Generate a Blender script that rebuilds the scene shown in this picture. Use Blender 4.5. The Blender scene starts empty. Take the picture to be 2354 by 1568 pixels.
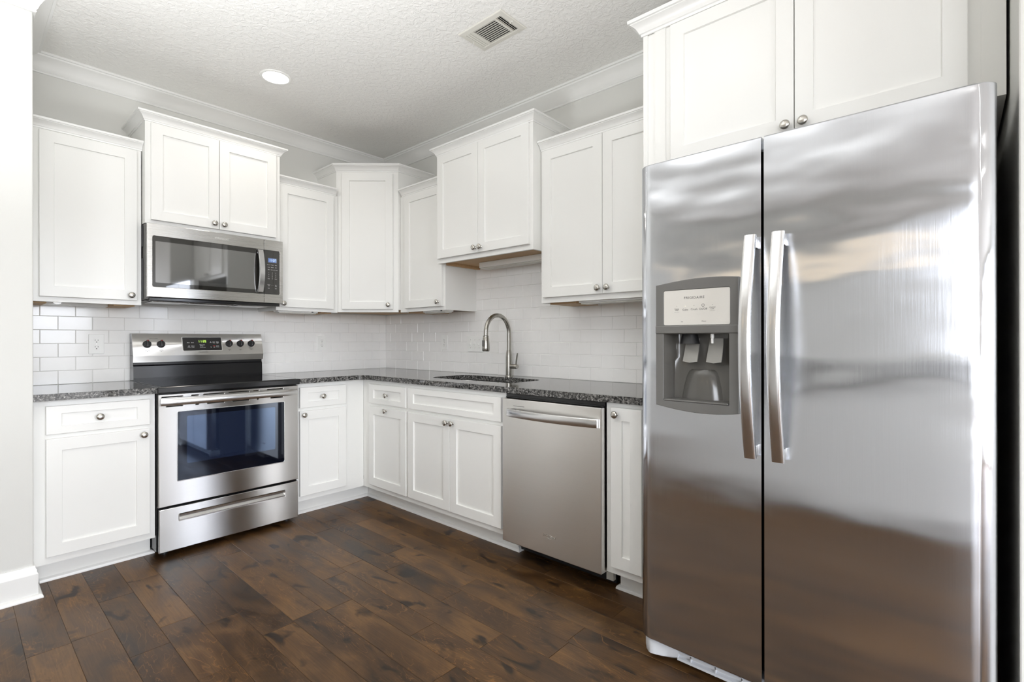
import bpy, bmesh, math, random
from mathutils import Vector, Matrix, noise
random.seed(7)
S = bpy.context.scene
COL = S.collection
PI = math.pi

# ------------------------------------------------------------------ camera
FPX, CX, CY = 1146.43, 1177.65, 780.78          # focal length and principal point in pixels of a 2354 px wide frame
cam_d = bpy.data.cameras.new('camera')
cam = bpy.data.objects.new('camera', cam_d)
COL.objects.link(cam)
cam_d.sensor_fit = 'HORIZONTAL'
cam_d.sensor_width = 36.0
cam_d.lens = FPX / 2354 * 36.0
cam_d.shift_x = -(CX - 1177.0) / 2354
cam_d.shift_y = (CY - 784.0) / 2354
cam_d.clip_start = 0.02
cam.location = (-2.5851, -3.7944, 1.1632)
cam.rotation_euler = (PI / 2, 0.0015, -0.8455)
S.camera = cam

# ------------------------------------------------------------------ exposure, world, light
S.view_settings.view_transform = 'Standard'
S.view_settings.look = 'None'
S.view_settings.gamma = 1.0
S.view_settings.use_curve_mapping = False
S.view_settings.exposure = -0.07
S.cycles.max_bounces = 10
S.cycles.diffuse_bounces = 6
S.cycles.glossy_bounces = 5
S.cycles.transmission_bounces = 4
S.cycles.caustics_reflective = False
S.cycles.caustics_refractive = False
S.cycles.sample_clamp_indirect = 8.0
S.cycles.use_denoising = True

SKY, GROUND = 16.5, 5.6                       # soft overcast sky over pale sunlit paving
w = bpy.data.worlds.new('daylight')
S.world = w
w.use_nodes = True
wt = w.node_tree
bg = wt.nodes['Background']
_tc = wt.nodes.new('ShaderNodeTexCoord')
_sp = wt.nodes.new('ShaderNodeSeparateXYZ')
wt.links.new(_tc.outputs['Generated'], _sp.inputs[0])
_mr = wt.nodes.new('ShaderNodeMapRange')
_mr.inputs['From Min'].default_value = -0.04
_mr.inputs['From Max'].default_value = 0.04
wt.links.new(_sp.outputs['Z'], _mr.inputs['Value'])
_mx = wt.nodes.new('ShaderNodeMix'); _mx.data_type = 'RGBA'
_mx.inputs[6].default_value = (GROUND * 0.98, GROUND * 0.985, GROUND * 1.01, 1)
_mx.inputs[7].default_value = (SKY * 0.945, SKY * 0.985, SKY * 1.06, 1)
wt.links.new(_mr.outputs[0], _mx.inputs[0])
wt.links.new(_mx.outputs[2], bg.inputs[0])
bg.inputs[1].default_value = 1.0

CAN_POWER = 0.6
BOUNCE = 56.0                                  # unseen lamp added beside the camera, aimed up to brighten the ceiling
for _p, _e in (((-2.7, -2.4, 0.95), BOUNCE),):
    _l = bpy.data.lights.new('added_uplight', 'AREA')
    _l.shape = 'DISK'; _l.size = 0.9; _l.color = (0.965, 0.985, 1.0); _l.energy = _e; _l.spread = math.radians(130)
    _o = bpy.data.objects.new('added_uplight', _l)
    _o.location = _p
    _o.rotation_euler = (PI, 0, 0)
    COL.objects.link(_o)
CEIL = 2.74
XW, YW = -6.4, -7.4                            # far walls of the open living space behind the camera
WINDOWS = [  # openings in the far walls: wall, start, end, sill, head
    ('front', -3.5, -0.95, 0.05, 2.5),
    ('west', -7.3, -5.15, 0.05, 2.66)]
def portal(loc, rot, sx, sy):
    l = bpy.data.lights.new('window_daylight', 'AREA')
    l.shape = 'RECTANGLE'; l.size = sx; l.size_y = sy
    l.cycles.is_portal = True
    o = bpy.data.objects.new('window_daylight', l)
    o.location = loc; o.rotation_euler = rot
    COL.objects.link(o)
for wl, a, b, z0, z1 in WINDOWS:
    if wl == 'front':
        portal(((a + b) / 2, YW - 0.13, (z0 + z1) / 2), (PI / 2, 0, 0), b - a, z1 - z0)
    else:
        portal((XW - 0.13, (a + b) / 2, (z0 + z1) / 2), (PI / 2, 0, -PI / 2), b - a, z1 - z0)

# ------------------------------------------------------------------ materials
def new_mat(name):
    m = bpy.data.materials.new(name)
    m.use_nodes = True
    nt = m.node_tree
    return m, nt, nt.nodes['Principled BSDF']
def N(nt, typ, **kw):
    n = nt.nodes.new(typ)
    for k, v in kw.items():
        if k.startswith('i_'):
            key = k[2:]
            n.inputs[int(key) if key.isdigit() else key.replace('_', ' ')].default_value = v
        else:
            setattr(n, k, v)
    return n
def srgb(r, g, b):
    f = lambda c: (c / 255 / 12.92) if c <= 10 else ((c / 255 + 0.055) / 1.055) ** 2.4
    return (f(r), f(g), f(b), 1)
def paint(name, col, rough=0.45, bump=0.0, scale=120.0, vary=0.015, spec=0.5):
    m, nt, p = new_mat(name)
    tc = N(nt, 'ShaderNodeTexCoord')
    nz = N(nt, 'ShaderNodeTexNoise', i_Scale=scale, i_Detail=3.0)
    nt.links.new(tc.outputs['Object'], nz.inputs['Vector'])
    mx = N(nt, 'ShaderNodeMix', data_type='RGBA')
    mx.inputs[6].default_value = [c * (1 - vary) for c in col[:3]] + [1]
    mx.inputs[7].default_value = [min(1, c * (1 + vary)) for c in col[:3]] + [1]
    nt.links.new(nz.outputs['Fac'], mx.inputs[0])
    nt.links.new(mx.outputs[2], p.inputs['Base Color'])
    p.inputs['Roughness'].default_value = rough
    p.inputs['Specular IOR Level'].default_value = spec
    if bump:
        b = N(nt, 'ShaderNodeBump', i_Strength=bump, i_Distance=0.002)
        nt.links.new(nz.outputs['Fac'], b.inputs['Height'])
        nt.links.new(b.outputs['Normal'], p.inputs['Normal'])
    return m
def simple(name, col, rough=0.4, metal=0.0, spec=0.5, coat=0.0):
    m, nt, p = new_mat(name)
    tc = N(nt, 'ShaderNodeTexCoord')
    nz = N(nt, 'ShaderNodeTexNoise', i_Scale=60.0, i_Detail=2.0)
    nt.links.new(tc.outputs['Object'], nz.inputs['Vector'])
    mr = N(nt, 'ShaderNodeMapRange')
    mr.inputs['To Min'].default_value = max(0.0, rough * 0.92)
    mr.inputs['To Max'].default_value = min(1.0, rough * 1.08)
    nt.links.new(nz.outputs['Fac'], mr.inputs['Value'])
    nt.links.new(mr.outputs[0], p.inputs['Roughness'])
    p.inputs['Base Color'].default_value = col
    p.inputs['Metallic'].default_value = metal
    p.inputs['Specular IOR Level'].default_value = spec
    p.inputs['Coat Weight'].default_value = coat
    p.inputs['Coat Roughness'].default_value = 0.03
    return m
def emit(name, col, strength):
    m, nt, p = new_mat(name)
    p.inputs['Base Color'].default_value = (0.02, 0.02, 0.02, 1)
    p.inputs['Emission Color'].default_value = col
    p.inputs['Emission Strength'].default_value = strength
    return m
def steel(name, col=(0.60, 0.59, 0.575, 1), rough=0.3, aniso=0.75, vertical_streak=True, grain=(3, 3, 900), gb=0.05, wave=0.0):
    m, nt, p = new_mat(name)
    nt.nodes.remove(p)
    p = N(nt, 'ShaderNodeBsdfAnisotropic', distribution='BECKMANN')
    nt.links.new(p.outputs[0], nt.nodes['Material Output'].inputs['Surface'])
    p.inputs['Anisotropy'].default_value = -aniso
    p.inputs['Rotation'].default_value = 0.25 if vertical_streak else 0.0
    tg = N(nt, 'ShaderNodeTangent', direction_type='RADIAL', axis='Z')
    nt.links.new(tg.outputs[0], p.inputs['Tangent'])
    tc = N(nt, 'ShaderNodeTexCoord')
    mp = N(nt, 'ShaderNodeMapping')
    mp.inputs['Scale'].default_value = grain
    nt.links.new(tc.outputs['Object'], mp.inputs['Vector'])
    nz = N(nt, 'ShaderNodeTexNoise', i_Scale=1.0, i_Detail=3.0)
    nt.links.new(mp.outputs[0], nz.inputs['Vector'])
    mr = N(nt, 'ShaderNodeMapRange')
    mr.inputs['To Min'].default_value = rough - 0.04
    mr.inputs['To Max'].default_value = rough + 0.04
    nt.links.new(nz.outputs['Fac'], mr.inputs['Value'])
    nt.links.new(mr.outputs[0], p.inputs['Roughness'])
    mx = N(nt, 'ShaderNodeMix', data_type='RGBA')
    mx.inputs[6].default_value = [c * 0.96 for c in col[:3]] + [1]
    mx.inputs[7].default_value = [min(1, c * 1.04) for c in col[:3]] + [1]
    nt.links.new(nz.outputs['Fac'], mx.inputs[0])
    nt.links.new(mx.outputs[2], p.inputs['Color'])
    b = N(nt, 'ShaderNodeBump', i_Strength=gb, i_Distance=0.0003)
    nt.links.new(nz.outputs['Fac'], b.inputs['Height'])
    last = b
    if wave:
        mp2 = N(nt, 'ShaderNodeMapping')
        mp2.inputs['Scale'].default_value = (2.2, 2.2, 5.0)
        nt.links.new(tc.outputs['Object'], mp2.inputs['Vector'])
        n2 = N(nt, 'ShaderNodeTexNoise', i_Scale=1.0, i_Detail=1.5, i_Roughness=0.45)
        nt.links.new(mp2.outputs[0], n2.inputs['Vector'])
        sep = N(nt, 'ShaderNodeSeparateXYZ')
        nt.links.new(tc.outputs['Object'], sep.inputs[0])
        rg = N(nt, 'ShaderNodeMapRange')          # the sheet is dented most in its upper half
        rg.inputs['From Min'].default_value = 0.55
        rg.inputs['From Max'].default_value = 1.35
        rg.inputs['To Min'].default_value = 0.25
        nt.links.new(sep.outputs['Z'], rg.inputs['Value'])
        mul = N(nt, 'ShaderNodeMath', operation='MULTIPLY')
        nt.links.new(n2.outputs['Fac'], mul.inputs[0])
        nt.links.new(rg.outputs[0], mul.inputs[1])
        b2 = N(nt, 'ShaderNodeBump', i_Strength=1.0, i_Distance=wave)
        nt.links.new(mul.outputs[0], b2.inputs['Height'])
        nt.links.new(b.outputs['Normal'], b2.inputs['Normal'])
        last = b2
    nt.links.new(last.outputs['Normal'], p.inputs['Normal'])
    return m

M = {}
M['wall'] = paint('wall_paint', srgb(221, 221, 217), 0.6, 0.08, 350)
M['trim'] = paint('trim_paint', srgb(238, 238, 236), 0.32, 0.0, 40, 0.008)
M['cabinet'] = paint('cabinet_white_lacquer', srgb(238, 238, 235), 0.30, 0.03, 300, 0.006)
M['tile'] = paint('white_glazed_tile', srgb(247, 246, 244), 0.10, 0.05, 25, 0.02)
M['grout'] = paint('grey_white_grout', srgb(226, 225, 222), 0.85, 0.2, 500, 0.05)
M['steel'] = steel('brushed_steel', (0.66, 0.65, 0.635, 1), 0.30, 0.65, True, (3, 3, 900), 0.012)
M['steel_dw'] = steel('dishwasher_steel', (0.84, 0.825, 0.80, 1), 0.31, 0.55, True, (3, 3, 900), 0.012)
M['steel_mw'] = steel('microwave_steel', (0.66, 0.65, 0.63, 1), 0.27, 0.55, True, (3, 3, 900), 0.012)
M['fridge'] = steel('fridge_steel', (0.68, 0.70, 0.74, 1), 0.20, 0.62, False, (900, 900, 6), 0.003, 0.013)
M['handle'] = simple('satin_handle_steel', (0.72, 0.72, 0.72, 1), 0.24, 1.0)
M['nickel'] = simple('satin_nickel', (0.55, 0.53, 0.49, 1), 0.24, 1.0)
M['chrome'] = simple('faucet_brushed_nickel', (0.40, 0.385, 0.35, 1), 0.25, 1.0)
M['sink'] = simple('sink_steel', (0.70, 0.70, 0.69, 1), 0.28, 1.0)
M['glass_black'] = simple('black_ceramic_glass', (0.006, 0.006, 0.007, 1), 0.05, 0.0, 0.6)
M['enamel'] = simple('black_enamel', (0.010, 0.010, 0.011, 1), 0.16, 0.0, 0.5)
M['black'] = simple('black_plastic', (0.012, 0.012, 0.013, 1), 0.38)
M['darkgap'] = simple('dark_cavity', (0.006, 0.006, 0.007, 1), 0.7)
M['gray'] = simple('grey_plastic', srgb(104, 103, 100), 0.40)
M['grayglossy'] = simple('grey_gloss_plastic', srgb(92, 90, 86), 0.16)
M['panelwhite'] = simple('pale_panel', srgb(208, 205, 198), 0.3)
M['paddle'] = simple('pale_grey_paddle_plastic', srgb(146, 144, 138), 0.4)
M['plastic'] = simple('white_plastic', srgb(246, 246, 243), 0.3)
M['vent'] = simple('register_enamel', srgb(216, 214, 206), 0.4)
M['grille'] = simple('pale_grey_grille_plastic', srgb(214, 217, 222), 0.35)
M['ink'] = simple('dark_grey_print', (0.05, 0.05, 0.05, 1), 0.6)
M['inkwhite'] = simple('white_print', (0.75, 0.75, 0.75, 1), 0.6)
M['inkred'] = simple('red_print', (0.22, 0.012, 0.010, 1), 0.5)
M['logo'] = simple('polished_emblem', (0.8, 0.8, 0.8, 1), 0.12, 1.0)
M['greendigits'] = emit('green_display_digits', (0.55, 0.9, 0.12, 1), 1.6)
M['bluedisplay'] = emit('blue_display', (0.20, 0.36, 0.85, 1), 0.55)
M['bluedigits'] = emit('pale_blue_digits', (0.7, 0.85, 1.0, 1), 1.6)
M['puck'] = emit('cool_puck_lens', (0.9, 0.95, 1.0, 1), 2.2)
M['led'] = emit('warm_led', (1, 0.9, 0.7, 1), 1.5)
M['globe'] = emit('warm_frosted_globe', (1.0, 0.78, 0.52, 1), 5.0)
M['lamp'] = emit('lamp_lens', (1.0, 0.96, 0.90, 1), 9.0)

# microwave / oven glass: dark glass with a soft mirror
def dark_glass(name, col, rough, ior, tint=(1, 1, 1, 1)):
    m, nt, p = new_mat(name)
    tc = N(nt, 'ShaderNodeTexCoord')
    nz = N(nt, 'ShaderNodeTexNoise', i_Scale=900.0, i_Detail=0.0)
    nt.links.new(tc.outputs['Object'], nz.inputs['Vector'])
    mx = N(nt, 'ShaderNodeMix', data_type='RGBA')
    mx.inputs[6].default_value = [c * 0.8 for c in col[:3]] + [1]
    mx.inputs[7].default_value = [c * 1.2 for c in col[:3]] + [1]
    nt.links.new(nz.outputs['Fac'], mx.inputs[0])
    nt.links.new(mx.outputs[2], p.inputs['Base Color'])
    p.inputs['Roughness'].default_value = rough
    p.inputs['IOR'].default_value = ior
    p.inputs['Specular Tint'].default_value = tint
    return m
M['oven_glass'] = dark_glass('oven_window_glass', (0.004, 0.005, 0.010, 1), 0.03, 1.75, (0.75, 0.85, 1.0, 1))
M['oven_glass_in'] = dark_glass('oven_inner_window_glass', (0.012, 0.018, 0.040, 1), 0.03, 2.1, (0.55, 0.72, 1.0, 1))
M['mw_glass'] = dark_glass('microwave_window_glass', (0.018, 0.017, 0.015, 1), 0.03, 1.8)
M['mw_screen'] = dark_glass('microwave_mesh_window', (0.060, 0.060, 0.058, 1), 0.04, 3.0)

def ceiling_mat():
    m, nt, p = new_mat('textured_ceiling_paint')
    p.inputs['Base Color'].default_value = srgb(240, 239, 236)
    p.inputs['Roughness'].default_value = 0.75
    tc = N(nt, 'ShaderNodeTexCoord')
    n1 = N(nt, 'ShaderNodeTexNoise', i_Scale=38.0, i_Detail=4.0, i_Roughness=0.55, i_Distortion=0.8)
    nt.links.new(tc.outputs['Object'], n1.inputs['Vector'])
    cr = N(nt, 'ShaderNodeValToRGB')
    cr.color_ramp.elements[0].position = 0.40
    cr.color_ramp.elements[1].position = 0.62
    nt.links.new(n1.outputs['Fac'], cr.inputs[0])
    b = N(nt, 'ShaderNodeBump', i_Strength=0.55, i_Distance=0.004)
    nt.links.new(cr.outputs[0], b.inputs['Height'])
    nt.links.new(b.outputs['Normal'], p.inputs['Normal'])
    return m
M['ceiling'] = ceiling_mat()

def granite_mat():
    m, nt, p = new_mat('speckled_grey_granite')
    tc = N(nt, 'ShaderNodeTexCoord')
    v = N(nt, 'ShaderNodeTexVoronoi', i_Scale=190.0, i_Randomness=1.0)
    nz = N(nt, 'ShaderNodeTexNoise', i_Scale=160.0, i_Detail=4.0, i_Roughness=0.7)
    nt.links.new(tc.outputs['Object'], nz.inputs['Vector'])
    add = N(nt, 'ShaderNodeVectorMath', operation='MULTIPLY_ADD')
    add.inputs[1].default_value = (0.016, 0.016, 0.016)
    nt.links.new(nz.outputs['Color'], add.inputs[0])
    nt.links.new(tc.outputs['Object'], add.inputs[2])
    nt.links.new(add.outputs[0], v.inputs['Vector'])
    r1 = N(nt, 'ShaderNodeValToRGB')
    r1.color_ramp.interpolation = 'CONSTANT'
    e = r1.color_ramp.elements
    e[0].position = 0.0; e[0].color = (0.012, 0.012, 0.013, 1)
    e[1].position = 0.17; e[1].color = (0.085, 0.083, 0.079, 1)
    for pos, c in ((0.38, 0.17), (0.60, 0.27), (0.79, 0.12), (0.91, 0.40)):
        k = e.new(pos); k.color = (c, c * 0.975, c * 0.93, 1)
    sp = N(nt, 'ShaderNodeSeparateColor')
    nt.links.new(v.outputs['Color'], sp.inputs[0])
    nt.links.new(sp.outputs[0], r1.inputs[0])
    n3 = N(nt, 'ShaderNodeTexNoise', i_Scale=75.0, i_Detail=5.0)
    nt.links.new(tc.outputs['Object'], n3.inputs['Vector'])
    r2 = N(nt, 'ShaderNodeValToRGB')
    r2.color_ramp.elements[0].position = 0.36
    r2.color_ramp.elements[0].color = (0.25, 0.25, 0.25, 1)
    r2.color_ramp.elements[1].position = 0.60
    nt.links.new(n3.outputs['Fac'], r2.inputs[0])
    mx = N(nt, 'ShaderNodeMix', data_type='RGBA', blend_type='MULTIPLY')
    mx.inputs[0].default_value = 1.0
    nt.links.new(r1.outputs[0], mx.inputs[6])
    nt.links.new(r2.outputs[0], mx.inputs[7])
    nt.links.new(mx.outputs[2], p.inputs['Base Color'])
    p.inputs['Roughness'].default_value = 0.06
    p.inputs['IOR'].default_value = 1.42
    p.inputs['Coat Weight'].default_value = 0.0
    p.inputs['Coat IOR'].default_value = 1.5
    p.inputs['Coat Roughness'].default_value = 0.03
    return m
M['granite'] = granite_mat()

def raw_wood_mat():
    m, nt, p = new_mat('raw_maple_plywood')
    tc = N(nt, 'ShaderNodeTexCoord')
    mp = N(nt, 'ShaderNodeMapping'); mp.inputs['Scale'].default_value = (3, 40, 40)
    nt.links.new(tc.outputs['Object'], mp.inputs[0])
    nz = N(nt, 'ShaderNodeTexNoise', i_Scale=2.0, i_Detail=4.0)
    nt.links.new(mp.outputs[0], nz.inputs['Vector'])
    r = N(nt, 'ShaderNodeValToRGB')
    r.color_ramp.elements[0].color = srgb(176, 140, 98)
    r.color_ramp.elements[1].color = srgb(206, 176, 136)
    nt.links.new(nz.outputs['Fac'], r.inputs[0])
    nt.links.new(r.outputs[0], p.inputs['Base Color'])
    p.inputs['Roughness'].default_value = 0.6
    return m
M['rawwood'] = raw_wood_mat()

def floor_mat():
    m, nt, p = new_mat('dark_hickory_planks')
    Lk = nt.links.new
    uv = N(nt, 'ShaderNodeUVMap', uv_map='plank_uv')            # metres along / across, offset per plank
    at = N(nt, 'ShaderNodeAttribute', attribute_name='plank_tone')
    def noise(scale_uv, detail=3.0, rough=0.5, dist=0.0):
        mp = N(nt, 'ShaderNodeMapping'); mp.inputs['Scale'].default_value = (scale_uv[0], scale_uv[1], 1)
        Lk(uv.outputs[0], mp.inputs[0])
        n = N(nt, 'ShaderNodeTexNoise', i_Scale=1.0, i_Detail=detail, i_Roughness=rough, i_Distortion=dist)
        Lk(mp.outputs[0], n.inputs['Vector'])
        return n.outputs['Fac']
    def rng(sock, f0, f1, t0, t1):
        r = N(nt, 'ShaderNodeMapRange')
        for k, v in (('From Min', f0), ('From Max', f1), ('To Min', t0), ('To Max', t1)): r.inputs[k].default_value = v
        Lk(sock, r.inputs['Value']); return r.outputs[0]
    def math_(op, a, b):
        n = N(nt, 'ShaderNodeMath', operation=op)
        for i, x in enumerate((a, b)):
            if isinstance(x, (int, float)): n.inputs[i].default_value = x
            else: Lk(x, n.inputs[i])
        return n.outputs[0]
    def mix(fac, a, b, blend='MIX'):
        n = N(nt, 'ShaderNodeMix', data_type='RGBA', blend_type=blend)
        if isinstance(fac, (int, float)): n.inputs[0].default_value = fac
        else: Lk(fac, n.inputs[0])
        for i, x in ((6, a), (7, b)):
            if isinstance(x, tuple): n.inputs[i].default_value = x
            else: Lk(x, n.inputs[i])
        return n.outputs[2]
    mott = noise((3.5, 9.0), 4.0, 0.55, 0.8)
    tone = math_('ADD', mott, math_('MULTIPLY', math_('SUBTRACT', at.outputs['Fac'], 0.5), 0.27))
    base = N(nt, 'ShaderNodeValToRGB')
    e = base.color_ramp.elements
    e[0].position = 0.26; e[0].color = FLOOR_DARK
    e[1].position = 0.76; e[1].color = FLOOR_LIGHT
    k = e.new(0.5); k.color = FLOOR_MID
    Lk(tone, base.inputs[0])
    grain = rng(noise((5.0, 190.0), 3.0), 0.25, 0.75, 0.80, 1.20)
    pores = rng(noise((22.0, 420.0), 2.0), 0.60, 0.72, 1.0, 0.72)
    c = mix(1.0, base.outputs[0], grain, 'MULTIPLY')
    c = mix(1.0, c, pores, 'MULTIPLY')
    # growth-ring figure: thin pale iso-lines, clustered
    ringn = math_('MULTIPLY', noise((1.6, 5.0), 4.5, 0.55, 0.6), 20.0)
    ping = N(nt, 'ShaderNodeMath', operation='PINGPONG'); ping.inputs[1].default_value = 0.5
    Lk(ringn, ping.inputs[0])
    line = rng(ping.outputs[0], 0.075, 0.0, 0.0, 1.0)
    where = rng(noise((2.2, 5.0), 2.0), 0.42, 0.60, 0.0, 0.62)
    c = mix(math_('MULTIPLY', line, where), c, FLOOR_FIG)
    # smoky dark knots and smudges
    kn = rng(noise((5.5, 11.0), 3.0, 0.5, 0.7), 0.595, 0.69, 0.0, 0.92)
    c = mix(kn, c, FLOOR_KNOT)
    Lk(c, p.inputs['Base Color'])
    Lk(rng(mott, 0.3, 0.7, 0.30, 0.44), p.inputs['Roughness'])
    p.inputs['Specular IOR Level'].default_value = 0.35
    b = N(nt, 'ShaderNodeBump', i_Strength=0.35, i_Distance=0.002)
    Lk(mott, b.inputs['Height'])
    Lk(b.outputs['Normal'], p.inputs['Normal'])
    return m
FLOOR_DARK, FLOOR_MID, FLOOR_LIGHT = srgb(48, 33, 20), srgb(82, 58, 34), srgb(112, 82, 49)
FLOOR_FIG, FLOOR_KNOT = srgb(138, 96, 52), srgb(28, 20, 16)
M['floor'] = floor_mat()

# ------------------------------------------------------------------ mesh helpers
class MB:
    """collects shapes in wall coordinates (x right, y into the wall, z up) for ONE mesh"""
    def __init__(self):
        self.bm = bmesh.new()
    def face(self, pts):
        vs = [self.bm.verts.new(p) for p in pts]
        return self.bm.faces.new(vs)
    def box(self, x0, x1, y0, y1, z0, z1, bev=0.0, seg=2):
        t = bmesh.new()
        vs = [t.verts.new((x, y, z)) for x in (x0, x1) for y in (y0, y1) for z in (z0, z1)]
        for q in ((0, 1, 3, 2), (4, 6, 7, 5), (0, 4, 5, 1), (2, 3, 7, 6), (0, 2, 6, 4), (1, 5, 7, 3)):
            t.faces.new([vs[i] for i in q])
        bmesh.ops.recalc_face_normals(t, faces=t.faces[:])
        if bev:
            bmesh.ops.bevel(t, geom=t.edges[:], offset=bev, segments=seg, profile=0.5, affect='EDGES')
        self.merge(t)
        return self
    def merge(self, t):
        me = bpy.data.meshes.new('tmp')
        t.to_mesh(me); t.free()
        self.bm.from_mesh(me)
        bpy.data.meshes.remove(me)
    def lathe(self, prof, seg=24, mat=None):
        """prof: (radius, height) about +Z; mat places it"""
        t = bmesh.new()
        rings = []
        for r, h in prof:
            if r < 1e-6:
                rings.append([t.verts.new((0, 0, h))])
            else:
                rings.append([t.verts.new((r * math.cos(2 * PI * i / seg), r * math.sin(2 * PI * i / seg), h)) for i in range(seg)])
        for a, b in zip(rings, rings[1:]):
            for i in range(seg):
                j = (i + 1) % seg
                if len(a) == 1 and len(b) == 1: continue
                if len(a) == 1: t.faces.new((a[0], b[i], b[j]))
                elif len(b) == 1: t.faces.new((a[i], a[j], b[0]))
                else: t.faces.new((a[i], a[j], b[j], b[i]))
        for ring in (rings[0], rings[-1]):
            if len(ring) > 1: t.faces.new(ring)
        bmesh.ops.recalc_face_normals(t, faces=t.faces[:])
        if mat is not None: t.transform(mat)
        self.merge(t)
        return self
    def tube(self, pts, rad, seg=16, caps=True):
        """round tube along points; rad is a number or one per point"""
        pts = [Vector(p) for p in pts]
        rs = rad if isinstance(rad, (list, tuple)) else [rad] * len(pts)
        t = bmesh.new()
        up = Vector((0, 0, 1)) if abs((pts[1] - pts[0]).normalized().z) < 0.9 else Vector((1, 0, 0))
        rings = []
        for i, p in enumerate(pts):
            d = (pts[min(i + 1, len(pts) - 1)] - pts[max(i - 1, 0)]).normalized()
            a = (up - d * up.dot(d)).normalized(); b = d.cross(a); up = a
            rings.append([t.verts.new(p + (a * math.cos(2 * PI * k / seg) + b * math.sin(2 * PI * k / seg)) * rs[i]) for k in range(seg)])
        for A, B in zip(rings, rings[1:]):
            for k in range(seg):
                t.faces.new((A[k], A[(k + 1) % seg], B[(k + 1) % seg], B[k]))
        if caps:
            t.faces.new(rings[0]); t.faces.new(rings[-1])
        bmesh.ops.recalc_face_normals(t, faces=t.faces[:])
        self.merge(t)
        return self
    def sweep(self, prof, path, flip=False, caps=True):
        """profile (out, up) carried along a plan path [(x, y)] with mitred corners; out is to the right of travel"""
        t = bmesh.new()
        P = [Vector((p[0], p[1])) for p in path]
        nrm = []
        for a, b in zip(P, P[1:]):
            d = (b - a).normalized()
            n = Vector((d.y, -d.x))
            nrm.append(-n if flip else n)
        rows = []
        for i, p in enumerate(P):
            if i == 0: mt = nrm[0]
            elif i == len(P) - 1: mt = nrm[-1]
            else: mt = (nrm[i - 1] + nrm[i]) / (1 + nrm[i - 1].dot(nrm[i]))
            z = path[i][2] if len(path[i]) > 2 else 0.0
            rows.append([t.verts.new((p.x + mt.x * o, p.y + mt.y * o, u + z)) for o, u in prof])
        n = len(prof)
        for A, B in zip(rows, rows[1:]):
            for k in range(n):
                t.faces.new((A[k], A[(k + 1) % n], B[(k + 1) % n], B[k]))
        if caps:
            t.faces.new(rows[0]); t.faces.new(rows[-1])
        bmesh.ops.recalc_face_normals(t, faces=t.faces[:])
        self.merge(t)
        return self
    def prism(self, poly, z0, z1, bev=0.0, mat=None):
        """vertical prism of a plan polygon"""
        t = bmesh.new()
        a = [t.verts.new((x, y, z0)) for x, y in poly]
        b = [t.verts.new((x, y, z1)) for x, y in poly]
        n = len(poly)
        t.faces.new(a); t.faces.new(b)
        for i in range(n):
            t.faces.new((a[i], a[(i + 1) % n], b[(i + 1) % n], b[i]))
        bmesh.ops.recalc_face_normals(t, faces=t.faces[:])
        if bev:
            bmesh.ops.bevel(t, geom=[e for e in t.edges], offset=bev, segments=2, profile=0.5, affect='EDGES')
        if mat is not None: t.transform(mat)
        self.merge(t)
        return self
    def plate(self, loops, y_front, y_back, bev=0.0008):
        """flat plate in the x-z plane with holes: loops = [outer, hole, ...] of (x, z)"""
        cu = bpy.data.curves.new('tmp', 'CURVE')
        cu.dimensions = '2D'; cu.fill_mode = 'BOTH'
        for lp in loops:
            sp = cu.splines.new('POLY'); sp.points.add(len(lp) - 1)
            for q, (x, z) in zip(sp.points, lp): q.co = (x, z, 0, 1)
            sp.use_cyclic_u = True
        th = y_back - y_front
        cu.bevel_depth = bev; cu.offset = -bev; cu.bevel_resolution = 1
        cu.extrude = max(1e-5, th / 2 - bev)
        ob = bpy.data.objects.new('tmp', cu); COL.objects.link(ob)
        dg = bpy.context.evaluated_depsgraph_get()
        me = bpy.data.meshes.new_from_object(ob.evaluated_get(dg))
        t = bmesh.new(); t.from_mesh(me)
        bpy.data.objects.remove(ob); bpy.data.curves.remove(cu); bpy.data.meshes.remove(me)
        t.transform(Matrix(((1, 0, 0, 0), (0, 0, -1, (y_front + y_back) / 2), (0, 1, 0, 0), (0, 0, 0, 1))))
        bmesh.ops.remove_doubles(t, verts=t.verts[:], dist=1e-6)
        self.merge(t)
        return self
    def slab(self, loops, z0, z1, bev=0.003):
        """horizontal slab with holes: loops of (x, y)"""
        cu = bpy.data.curves.new('tmp', 'CURVE')
        cu.dimensions = '2D'; cu.fill_mode = 'BOTH'
        for lp in loops:
            sp = cu.splines.new('POLY'); sp.points.add(len(lp) - 1)
            for q, (x, y) in zip(sp.points, lp): q.co = (x, y, 0, 1)
            sp.use_cyclic_u = True
        cu.bevel_depth = bev; cu.offset = -bev; cu.bevel_resolution = 2
        cu.extrude = (z1 - z0) / 2 - bev
        ob = bpy.data.objects.new('tmp', cu); COL.objects.link(ob)
        dg = bpy.context.evaluated_depsgraph_get()
        me = bpy.data.meshes.new_from_object(ob.evaluated_get(dg))
        t = bmesh.new(); t.from_mesh(me)
        bpy.data.objects.remove(ob); bpy.data.curves.remove(cu); bpy.data.meshes.remove(me)
        t.transform(Matrix.Translation((0, 0, (z0 + z1) / 2)))
        bmesh.ops.remove_doubles(t, verts=t.verts[:], dist=1e-6)
        self.merge(t)
        return self
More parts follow.
